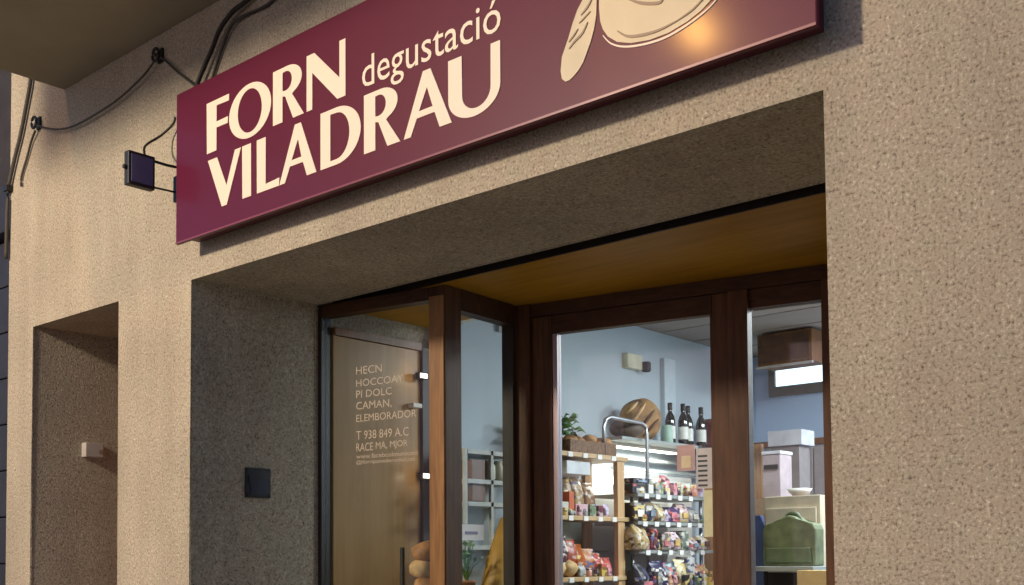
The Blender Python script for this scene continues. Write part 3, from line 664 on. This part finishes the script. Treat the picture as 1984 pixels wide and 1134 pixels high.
for i, (yy, c_, an) in enumerate(((2.40, (.10, .03, .05), .2), (2.48, (.34, .06, .02), .5), (2.57, (.42, .10, .02), .3), (2.67, (.48, .17, .04), .6), (2.77, (.50, .07, .05), .4), (2.86, (.55, .09, .07), .7))):
    single('snack_bag', pouch(-4.40, yy, 1.381, .12, .13, .26 - .028 * i, 20 + i, R(15) * (-1) ** i, .15), printed('snack%d' % i, c_, i + 3), 'glossy %s snack bag on the lower pine shelf, %s from the left' % (('dark plum', 'dark red', 'rust red', 'orange', 'scarlet', 'light red')[i], ('first', 'second', 'third', 'fourth', 'fifth', 'sixth')[i]), 'bag', 'snack bags on the pine shelf', smooth=True)
for i, yy in enumerate((2.35, 2.46)):
    single('bread_roll', blob((-4.335, yy, 1.435), .045, .065, .055, 40 + i, .08, 2), M['crust_pale'], 'pale bread roll at the front of the lower pine shelf, ' + ('outer one' if i == 0 else 'inner one'), 'bread', 'rolls on the pine shelf', smooth=True)
single('grey_tub', wbox(-4.56, -4.44, 2.44, 2.62, 1.60, 1.72), col('grey_green', (.35, .38, .33)), 'grey-green tub hung beneath the middle pine shelf', 'tub', bevel=.008)

# ================================================================ INSIDE: STEEL RACK AND BEYOND
rk = thing('steel_rack', 'grey steel rack with an arched tube top behind the pine shelf', 'rack', (-4.42, 3.4, 0))
part('arch', tube([(-4.31, 2.80, 2.16), (-4.31, 2.80, 2.34), (-4.31, 2.82, 2.39), (-4.31, 2.87, 2.41), (-4.31, 3.22, 2.40), (-4.31, 3.27, 2.38), (-4.31, 3.285, 2.33), (-4.31, 3.285, .03)], .014, 10), M['steel'], rk, True)
part('upright', tube([(-4.31, 3.10, .03), (-4.31, 3.10, 2.02)], .013, 8), M['steel'], rk, True)
part('upright', tube([(-4.31, 3.95, .03), (-4.31, 3.95, 2.30)], .013, 8), M['steel'], rk, True)
for zz in (2.285, 1.90, 1.715, 1.525, 1.20): part('shelf', wbox(-4.60, -4.24 if zz < 2 else -4.36, 3.07, 4.02, zz, zz + .022), M['steel_paint'], rk)
for zz in (2.19, 2.115): part('wall_rail', wbox(-4.63, -4.605, 3.30, 4.5, zz, zz + .02), M['steel_paint'], rk)
part('white_back', wbox(-4.645, -4.635, 3.08, 4.35, 1.20, 2.10), M['whitewall'], rk)
cam_dir = Matrix.Rotation(R(-50), 3, 'Z')
lf = single('round_loaf', blob((-4.47, 3.44, 2.455), .155, .085, .148, 5, .045, 4, Matrix.Rotation(R(52), 3, 'Z')), M['crust_big'], 'big round country loaf propped on the steel rack', 'bread', smooth=True)
rl = Matrix.Rotation(R(52), 3, 'Z')
for sl_ in ((-.09, -.04, .02, .11), (-.05, -.10, .08, .06), (.0, -.12, .115, .0), (-.12, .03, -.03, .12)):
    pts_ = []
    for k_ in range(7):
        u_ = k_ / 6; a_ = sl_[0] + (sl_[2] - sl_[0]) * u_; b2 = sl_[1] + (sl_[3] - sl_[1]) * u_
        d_ = max(.05, 1 - (a_ / .155) ** 2 - (b2 / .148) ** 2)
        pts_.append(rl @ Vector((a_, -.0885 * math.sqrt(d_), b2)) + Vector((-4.47, 3.44, 2.455)))
    part('score_cut', tube(pts_, [.003, .009, .011, .012, .011, .009, .003], 7), M['crust_pale'] if sl_[0] < -.06 else col('burnt_ridge', (.11, .05, .02), .7, .4), lf, True)
single('round_loaf', blob((-4.40, 3.18, 2.365), .12, .07, .07, 6, .04, 3, Matrix.Rotation(R(52), 3, 'Z')), col('dark_crust', (.09, .065, .05), .7, .3), 'dark loaf lying under the arched tube, in front of the big round loaf', 'bread', smooth=True)
for i, (yy, xx) in enumerate(((3.86, -4.5), (3.97, -4.46), (4.10, -4.5), (4.23, -4.47), (4.33, -4.53))):
    bt = thing('wine_bottle', 'dark wine bottle with a white label on the wall shelf, %s from the left' % ('first', 'second', 'third', 'fourth', 'fifth')[i], 'bottle', (xx, yy, 2.309), 'wine bottles on the wall shelf')
    part('body', lathe([(.034, 2.31), (.038, 2.316), (.038, 2.49), (.030, 2.52), (.015, 2.55), (.0145, 2.60), (.017, 2.602), (.017, 2.615)], xx, yy, 16), M['bottle'], bt, True)
    part('label', lathe([(.0386, 2.355), (.0388, 2.357), (.0388, 2.445), (.0386, 2.447)], xx, yy, 16), col('bottle_label', (.70, .70, .66)), bt, True)
    part('capsule', lathe([(.0165, 2.565), (.0175, 2.567), (.0178, 2.617), (.012, 2.62)], xx, yy, 12), M['black'], bt, True)
single('red_box', wbox(-4.58, -4.42, 4.40, 4.52, 2.309, 2.55), col('red_card', (.14, .025, .02)), 'dark red box at the right end of the wine bottles', 'box', bevel=.004)
single('bottle_shelf', wbox(-4.66, -4.36, 4.03, 4.62, 2.285, 2.3075), M['black'], 'black wall shelf carrying the wine bottles', 'shelf')
single('green_jar', lathe([(.04, 2.309), (.045, 2.315), (.045, 2.40), (.035, 2.42), (.037, 2.44)], -4.45, 3.74, 14), col('green_glass', (.35, .50, .42)), 'pale green jar between the round loaf and the wine bottles', 'jar', smooth=True)
# goods on the steel rack: (y, x, z, wx, wy, h, colour, kind, label)
goods = [
 (3.12, -4.34, 1.925, .16, .16, .06, (.02, .022, .035), 'box', 'flat black carton on the upper steel rack shelf, at the left'),
 (3.16, -4.34, 1.99, .14, .18, .035, (.035, .038, .07), 'box', 'thin navy carton lying on top of the flat black carton'),
 (3.38, -4.34, 1.925, .10, .10, .11, (.50, .50, .40), 'bag', 'pale olive bag beside the black cartons on the rack'),
 (3.52, -4.33, 1.925, .09, .09, .14, (.62, .20, .24), 'bag', 'pink-red bag on the upper steel rack shelf'),
 (3.70, -4.33, 1.925, .12, .12, .09, (.55, .58, .50), 'box', 'pale grey carton at the right of the upper steel rack shelf'),
 (3.11, -4.33, 1.74, .16, .13, .12, (.025, .022, .024), 'box', 'black carton on the second steel rack shelf'),
 (3.24, -4.30, 1.74, .12, .10, .15, (.22, .16, .08), 'bag', 'brown bag beside the black carton on the second steel rack shelf'),
 (3.36, -4.30, 1.74, .12, .12, .12, (.55, .45, .24), 'bag', 'mustard bag in the middle of the second steel rack shelf'),
 (3.50, -4.30, 1.74, .12, .14, .10, (.085, .05, .16), 'box', 'purple box on the second steel rack shelf'),
 (3.64, -4.30, 1.74, .12, .11, .13, (.60, .42, .42), 'bag', 'dusty pink bag on the second steel rack shelf'),
 (3.77, -4.30, 1.74, .12, .11, .11, (.40, .38, .36), 'bag', 'grey bag at the right of the second steel rack shelf'),
 (3.09, -4.28, 1.55, .14, .19, .165, (.50, .36, .16), 'bag', 'large straw-coloured bag on the third steel rack shelf'),
 (3.26, -4.30, 1.55, .12, .08, .14, (.03, .02, .03), 'box', 'narrow black box beside the straw-coloured bag'),
 (3.37, -4.28, 1.55, .12, .11, .11, (.20, .17, .15), 'box', 'grey-brown box on the third steel rack shelf'),
 (3.50, -4.28, 1.55, .12, .11, .12, (.66, .46, .50), 'bag', 'rose bag on the third steel rack shelf'),
 (3.62, -4.28, 1.55, .10, .09, .13, (.16, .20, .17), 'box', 'dark green box on the third steel rack shelf'),
 (3.74, -4.28, 1.55, .12, .12, .08, (.72, .58, .66), 'bag', 'lilac bag at the right of the third steel rack shelf'),
 (3.88, -4.28, 1.55, .12, .11, .10, (.70, .62, .64), 'bag', 'whitish bag at the far end of the third steel rack shelf'),
 (3.10, -4.26, 1.222, .14, .18, .24, (.02, .022, .03), 'bag', 'black bag on the lowest visible steel rack shelf'),
 (3.28, -4.26, 1.222, .14, .16, .25, (.025, .03, .10), 'bag', 'navy bag on the lowest visible steel rack shelf'),
 (3.44, -4.26, 1.222, .12, .13, .24, (.10, .16, .22), 'bag', 'slate-blue bag on the lowest visible steel rack shelf'),
 (3.56, -4.26, 1.222, .12, .10, .26, (.68, .60, .40), 'bag', 'cream bag on the lowest visible steel rack shelf'),
 (3.66, -4.26, 1.222, .10, .09, .28, (.72, .72, .74), 'box', 'tall white carton on the lowest visible steel rack shelf'),
 (3.77, -4.26, 1.222, .12, .11, .23, (.62, .30, .20), 'bag', 'salmon bag on the lowest visible steel rack shelf'),
 (3.89, -4.26, 1.222, .12, .12, .22, (.55, .40, .18), 'bag', 'golden bag on the lowest visible steel rack shelf'),
]
for i, (yy, xx, zz, wx_, wy_, h, c_, kd, lab) in enumerate(goods):
    mt_ = printed('goods%d' % i, c_, i)
    if kd == 'box': o = single('carton', wbox(xx - wx_ / 2, xx + wx_ / 2, yy - wy_ / 2, yy + wy_ / 2, zz, zz + h), mt_, lab, 'carton', 'goods on the steel rack', bevel=.004)
    else: o = single('packet_bag', pouch(xx, yy, zz, wx_, wy_, h, 60 + i, R(random.uniform(-20, 20)), random.uniform(-.1, .1)), mt_, lab, 'bag', 'goods on the steel rack', smooth=True)
    if i % 4 != 3:
        lc = ((.70, .66, .58), (.12, .05, .05), (.66, .44, .16), (.20, .26, .34), (.60, .20, .24))[(i * 3) % 5]
        part('label', wbox(xx + wx_ * .535, xx + wx_ * .535 + .004, yy - wy_ * .3, yy + wy_ * .26, zz + h * .22, zz + h * (.5 + .05 * (i % 3))), col('goods_label%d' % ((i * 3) % 5), lc, .5, .5), o)
for zz, y0, n_ in ((1.738, 3.12, 6), (1.548, 3.15, 6), (1.922, 3.14, 5)):
    for k_ in range(n_): part('price_tag', wbox(-4.239, -4.234, y0 + k_ * .135, y0 + k_ * .135 + .05, zz - .034, zz - .002), M['paper'], rk)
for zz in (1.761, 1.38, 2.156):
    for k_ in range(4): part('price_tag', wbox(-4.289, -4.285, 2.40 + k_ * .15, 2.445 + k_ * .15, zz - .032, zz - .003), M['paper'], ps)
us = thing('added_strip_light', 'slim lit strip added under the bottle shelf to brighten the steel rack', 'strip light', (-4.5, 3.6, 2.27))  # added fixture for a warm-white glow behind the shelves
part('housing', wbox(-4.56, -4.50, 3.12, 3.98, 2.262, 2.283), M['white'], us)
part('tube', wbox(-4.555, -4.505, 3.14, 3.96, 2.252, 2.2615), emit('added_strip_tube', (1.0, .95, .82), 5), us)
ld = bpy.data.lights.new('added_strip_glow', 'AREA'); ld.shape = 'RECTANGLE'; ld.size = .05; ld.size_y = .8; ld.energy = 7; ld.color = (1.0, .95, .84)
lo = bpy.data.objects.new('added_strip_glow', ld); C.objects.link(lo); lo.parent = us; lo.location = (-.03, -.05, -.025)
cols = (('white', (.72, .70, .66)), ('pink', (.66, .30, .38)), ('navy', (.03, .04, .11)), ('cream', (.70, .58, .34)), ('maroon', (.20, .03, .05)), ('green', (.16, .24, .12)), ('lilac', (.50, .40, .58)), ('brown', (.20, .10, .05)), ('yellow', (.66, .46, .10)), ('black', (.02, .02, .024)), ('salmon', (.66, .30, .20)), ('grey', (.34, .35, .36)))
rs = random.Random(21); seen_ = set()
for zz, nm_, y0, y1, x_ in ((1.925, 'upper', 3.12, 3.96, -4.275), (1.74, 'second', 3.12, 3.96, -4.265), (1.55, 'third', 3.13, 3.98, -4.26), (1.222, 'lowest visible', 3.14, 3.98, -4.19), (1.762, 'middle pine', 2.36, 2.9, -4.30), (1.381, 'lower pine', 2.52, 2.9, -4.30)):
    order = list(cols); rs.shuffle(order); yy = y0
    for cn, cc_ in order:
        wd = rs.uniform(.045, .075); hh = rs.uniform(.04, .085) + (.10 if zz < 1.3 else 0)
        if yy + wd > y1: break
        where = nm_ + (' steel rack shelf' if 'pine' not in nm_ else ' shelf')
        kind_ = rs.choice(('packet', 'jar', 'box'))
        mm = printed('clutter_' + cn, cc_, len(cn) + ord(cn[0]) % 7); lab_ = 'small %s %s in the front row of the %s' % (cn, kind_, where)
        xx = x_ + rs.uniform(-.01, .01); zb = zz
        if 'pine' in nm_: xx = -4.312
        if kind_ == 'packet': oo = single('small_packet', pouch(xx, yy + wd / 2, zb, .035, wd, hh, int(rs.random() * 999), rs.uniform(-.3, .3), rs.uniform(-.12, .05)), mm, lab_, 'packet', 'small goods on the shelves', smooth=True)
        elif kind_ == 'jar': oo = single('small_jar', lathe([(wd * .36, zb), (wd * .4, zb + .006), (wd * .4, zb + hh * .72), (wd * .28, zb + hh * .82), (wd * .3, zb + hh * .84), (wd * .3, zb + hh)], xx, yy + wd / 2, 12), mm, lab_, 'jar', 'small goods on the shelves', smooth=True)
        else: oo = single('small_box', box(Frame((xx, yy + wd / 2), (math.cos(rs.uniform(-.2, .2)), math.sin(rs.uniform(-.2, .2)))), -.018, .018, -wd * .42, wd * .42, zb, zb + hh), mm, lab_, 'box', 'small goods on the shelves', bevel=.002)
        yy += wd + rs.uniform(.0, .022)
# wall fittings
el = thing('emergency_light', 'cream wall unit with a black round sensor high on the pale blue wall', 'wall light', (-4.66, 3.6, 2.9))
part('case', wbox(-4.69, -4.61, 3.50, 3.68, 2.85, 2.955), col('cream_plastic', (.62, .60, .45)), el, bevel=.008)
part('sensor', lathe([(.03, 2.84), (.035, 2.85), (.035, 2.90), (.03, 2.91)], -4.60, 3.71, 14), M['black'], el, True)
single('wall_conduit', wbox(-4.69, -4.635, 4.0, 4.15, 2.32, 2.985), col('pale_conduit', (.52, .60, .66), .6, .05), 'pale vertical casing on the blue wall above the wine bottles', 'conduit', bevel=.006)
cc = thing('security_camera', 'small security camera high on the wall seen through the return pane', 'camera', (-4.6, 2.2, 2.95))
part('mount', wbox(-4.68, -4.60, 2.12, 2.15, 2.90, 2.99), M['steel_paint'], cc)
part('body', tube([(-4.60, 2.135, 2.95), (-4.56, 2.22, 2.945)], .022, 12), M['white'], cc, True)
part('lens', tube([(-4.56, 2.22, 2.945), (-4.553, 2.235, 2.944)], .018, 12), M['black'], cc, True)
# papers on the door glass
pf = single('pink_flyer', box(FD, .861, .955, .0405, .0425, 1.925, 2.054), col('flyer_pink', (.62, .36, .36)), 'pink flyer stuck inside the upper right of the door glass', 'flyer')
part('flyer_lamp_spot', box(FD, .885, .935, .0385, .0402, 1.94, 2.0), col('flyer_cream', (.85, .66, .42)), pf)  # warm lamp spot on the flyer, painted as a cream patch
pl = single('price_list', box(FD, .962, 1.050, .0405, .0425, 1.835, 2.033), col('list_paper', (.66, .58, .60)), 'paper price list with dark rows beside the door stile', 'price list')
for i in range(7): part('printed_row', box(FD, .972, 1.020, .0385, .0402, 1.845 + i * .024, 1.855 + i * .024), M['black'], pl)
single('cream_poster', box(FD, .998, 1.048, .0405, .0425, 1.597, 1.825), col('cream_poster', (.80, .74, .46)), 'narrow cream poster below the price list on the door glass', 'poster')

# ================================================================ INSIDE: THROUGH THE SIDELIGHT
hb = thing('ceiling_box', 'plain brown box fixed close under the shop ceiling, seen through the sidelight', 'box', (-3.95, 4.6, 2.9))
part('body', wbox(-4.165, -3.72, 4.55, 4.80, 2.925, 3.165), M['brownwood'], hb, bevel=.006)
part('face', wbox(-4.145, -3.74, 4.54, 4.549, 2.945, 3.145), col('board_brown', (.10, .045, .025), .35, .3), hb)
part('edge_trim', wbox(-4.17, -3.715, 4.535, 4.56, 2.908, 2.923), col('trim_pale', (.42, .38, .36)), hb)
for xx in (-4.10, -3.80): part('bracket', wbox(xx, xx + .03, 4.6, 4.7, 3.166, 3.179), M['steel'], hb)
tw = thing('transom_window', 'small bright transom window with dark frame high in the back wall', 'window', (-4.2, 5.42, 2.9))
part('pane', wbox(-4.47, -3.80, 5.405, 5.41, 2.905, 3.04), M['transom'], tw)
f2 = bmesh.new()
for a in ((-4.53, -4.475, 5.39, 5.425, 2.82, 3.09), (-3.795, -3.74, 5.39, 5.425, 2.82, 3.09), (-4.4745, -3.7955, 5.39, 5.425, 2.82, 2.90), (-4.4745, -3.7955, 5.39, 5.425, 3.045, 3.09)): bx(f2, WORLD, *a)
part('frame', f2, col('dark_olive_frame', (.10, .09, .07)), tw)
single('dado_rail', wbox(-4.705, -3.0, 5.38, 5.42, 2.40, 2.45), M['brownwood'], 'brown wooden rail along the back wall below the transom', 'rail')
cb = thing('grey_cabinet', 'grey two-door cabinet against the back wall below the rail', 'cabinet', (-4.15, 5.2, 0))
part('carcass', wbox(-4.42, -3.7, 5.08, 5.37, .03, 2.36), col('cab_grey', (.24, .22, .23)), cb)
for x0, x1 in ((-4.40, -4.20), (-4.19, -3.98), (-3.97, -3.72)): part('door', wbox(x0, x1, 5.05, 5.078, .1, 2.34), col('cab_door', (.30, .26, .27)), cb, bevel=.004)
single('brown_partition', wbox(-4.60, -4.10, 4.46, 4.50, .03, 2.335), wood('partition_wood', (.30, .15, .07), (.44, .24, .12)), 'reddish-brown wooden partition at the left of the sidelight view', 'partition')
single('white_carton', wbox(-3.955, -3.69, 4.3, 4.5, 2.29, 2.40), col('white_card2', (.40, .40, .45)), 'white carton on the tall stand beneath the transom', 'carton', bevel=.004)
single('tall_stand', wbox(-3.94, -3.72, 4.32, 4.48, .03, 2.288), col('stand_taupe', (.17, .145, .145)), 'tall grey stand carrying the white carton', 'stand')
mc = thing('coffee_machine', 'white and pink appliance on the counter behind the cream cabinet', 'appliance', (-3.76, 4.0, 1.9))
part('body', wbox(-3.825, -3.69, 3.98, 4.15, 1.90, 2.20), col('appliance_white', (.36, .29, .31)), mc, bevel=.008)
part('panel', wbox(-3.81, -3.705, 3.968, 3.979, 2.10, 2.13), M['black'], mc)
part('top', wbox(-3.83, -3.685, 3.975, 4.155, 2.202, 2.225), col('appliance_top', (.55, .55, .62)), mc, bevel=.004)
single('counter', wbox(-3.95, -3.0, 3.9, 4.25, .03, 1.898), col('counter_brown', (.26, .17, .11)), 'tall brown serving counter behind the cream cabinet', 'counter')
single('white_bowl', lathe([(.03, 1.9), (.07, 1.93), (.085, 1.955), (.075, 1.955)], -3.55, 3.98, 16), M['white'], 'white bowl on the counter next to the appliance', 'bowl', smooth=True)
single('glass_jar', lathe([(.05, 1.9), (.055, 1.91), (.055, 2.08), (.04, 2.10), (.045, 2.14)], -3.18, 4.0, 16), col('jar_grey', (.42, .40, .42)), 'grey jar at the right of the counter', 'jar', smooth=True)
cp = thing('cream_cabinet', 'cream wooden cabinet standing behind the green bag', 'cabinet', (-3.3, 3.5, 0))
part('carcass', wbox(-3.50, -3.12, 3.40, 3.62, .03, 1.875), col('cab_cream', (.56, .48, .36)), cp, bevel=.004)
part('door', wbox(-3.48, -3.14, 3.382, 3.398, .3, 1.80), col('cab_cream2', (.60, .52, .40)), cp, bevel=.003)
gbg = thing('green_bag', 'green bag with a round handle on the stand behind the sidelight', 'bag', (-3.2, 3.2, 1.44))
gb = bmesh.new(); prof = [(-3.372, 1.44), (-3.03, 1.44), (-3.028, 1.66), (-3.045, 1.695), (-3.13, 1.705), (-3.16, 1.735), (-3.20, 1.745), (-3.24, 1.735), (-3.27, 1.705), (-3.355, 1.695), (-3.374, 1.66)]
part('body', extrude_y(prof, 3.14, 3.26), col('bag_green', (.13, .16, .08), .7, .35), gbg, bevel=.012)
part('pocket', extrude_y([(-3.35, 1.46), (-3.05, 1.46), (-3.055, 1.55), (-3.345, 1.55)], 3.118, 3.139), col('pocket_green', (.075, .11, .045), .5, .25), gbg, bevel=.006)
part('handle', tube([(-3.25, 3.2, 1.70), (-3.235, 3.2, 1.745), (-3.20, 3.2, 1.758), (-3.165, 3.2, 1.745), (-3.15, 3.2, 1.70)], .014, 8, smooth=4), col('handle_green', (.06, .085, .035)), gbg, True)
st_ = thing('black_stand', 'black metal stand under the green bag', 'stand', (-3.25, 3.2, 0))
part('top', wbox(-3.50, -3.0, 3.05, 3.37, 1.41, 1.438), M['steel_paint'], st_, bevel=.003)
for xx in (-3.48, -3.03):
    for yy in (3.06, 3.34): part('leg', wbox(xx, xx + .02, yy, yy + .02, .03, 1.408), M['black'], st_)
part('back', wbox(-3.455, -3.035, 3.345, 3.355, .3, 1.40), M['black'], st_)
single('yellow_box', wbox(-2.95, -2.76, 2.75, 2.90, 1.26, 1.42), col('yellow_card', (.60, .42, .16)), 'yellow box low at the right of the sidelight', 'box', bevel=.004)
single('side_table', wbox(-3.0, -2.70, 2.70, 2.95, .03, 1.258), M['brownwood'], 'small dark table under the yellow box', 'table')
single('blue_apron', extrude_y([(-3.72, 1.30), (-3.60, 1.30), (-3.61, 1.70), (-3.64, 1.77), (-3.69, 1.77), (-3.715, 1.70)], 3.60, 3.64), col('navy_cloth', (.02, .04, .12), .8), 'dark blue cloth hanging left of the cream cabinet', 'cloth', bevel=.006)

# ================================================================ SHOP LIGHTS
def led_panel(x, y, lab, power):
    l = thing('ceiling_light', lab, 'ceiling light', (x, y, 3.16), 'LED panels on the shop ceiling')
    part('frame', wbox(x - .33, x + .33, y - .33, y + .33, 3.145, 3.178), M['white'], l)
    part('diffuser', wbox(x - .30, x + .30, y - .30, y + .30, 3.139, 3.1445), M['led'], l)
    ld = bpy.data.lights.new('panel_light', 'AREA'); ld.size = .58; ld.energy = power; ld.color = (.93, .98, 1.0)
    lo = bpy.data.objects.new('panel_light', ld); C.objects.link(lo); lo.parent = l; lo.location = (0, 0, -.03)
led_panel(-2.6, 3.3, 'square LED ceiling panel nearest the shop door', 60)
led_panel(-2.2, 4.7, 'square LED ceiling panel towards the back wall', 85)

# ================================================================ STREET LAMPS (behind the camera, lighting the facade)
def street_lamp(base, head, lab, lens, colr, power, rad):
    l = thing('street_lamp', lab, 'street lamp', (base[0], base[1], 0), 'street lamps across the road')
    bx_, by_ = base; hx, hy, hz = head
    part('pole', tube([(bx_, by_, 0), (bx_, by_, 1.0), (bx_, by_, hz - .1), (bx_, by_, hz + .25)], [.09, .07, .05, .045], 12), M['lamp_metal'], l, True)
    part('arm', tube([(bx_, by_, hz + .2), (hx, by_ + (hy - by_) * .5, hz + .27), (hx, hy, hz + .2)], .028, 8, smooth=4), M['lamp_metal'], l, True)
    part('shade', lathe([(.04, hz + .26), (.20, hz + .18), (.24, hz + .13), (.22, hz + .125)], hx, hy, 18), M['lamp_metal'], l, True)
    part('lens', lathe([(.03, hz - .045), (.10, hz - .02), (.16, hz + .06), (.18, hz + .12)], hx, hy, 18), lens, l, True)
    ld = bpy.data.lights.new('lamp_light', 'POINT'); ld.energy = power; ld.color = colr; ld.shadow_soft_size = rad
    lo = bpy.data.objects.new('lamp_light', ld); C.objects.link(lo); lo.parent = l; lo.location = (hx - bx_, hy - by_, hz - .05 - rad)
street_lamp((-5.45, -7.45), (-5.45, -6.0, 5.15), 'warm street lamp standing opposite the narrow doorway', M['bulb_main'], (1.0, .815, .62), 1840, .30)
street_lamp((-6.9, -9.4), (-6.94, -8.5, 7.90), 'taller amber street lamp farther back across the road', M['bulb_side'], (1.0, .50, .12), 460, .14)
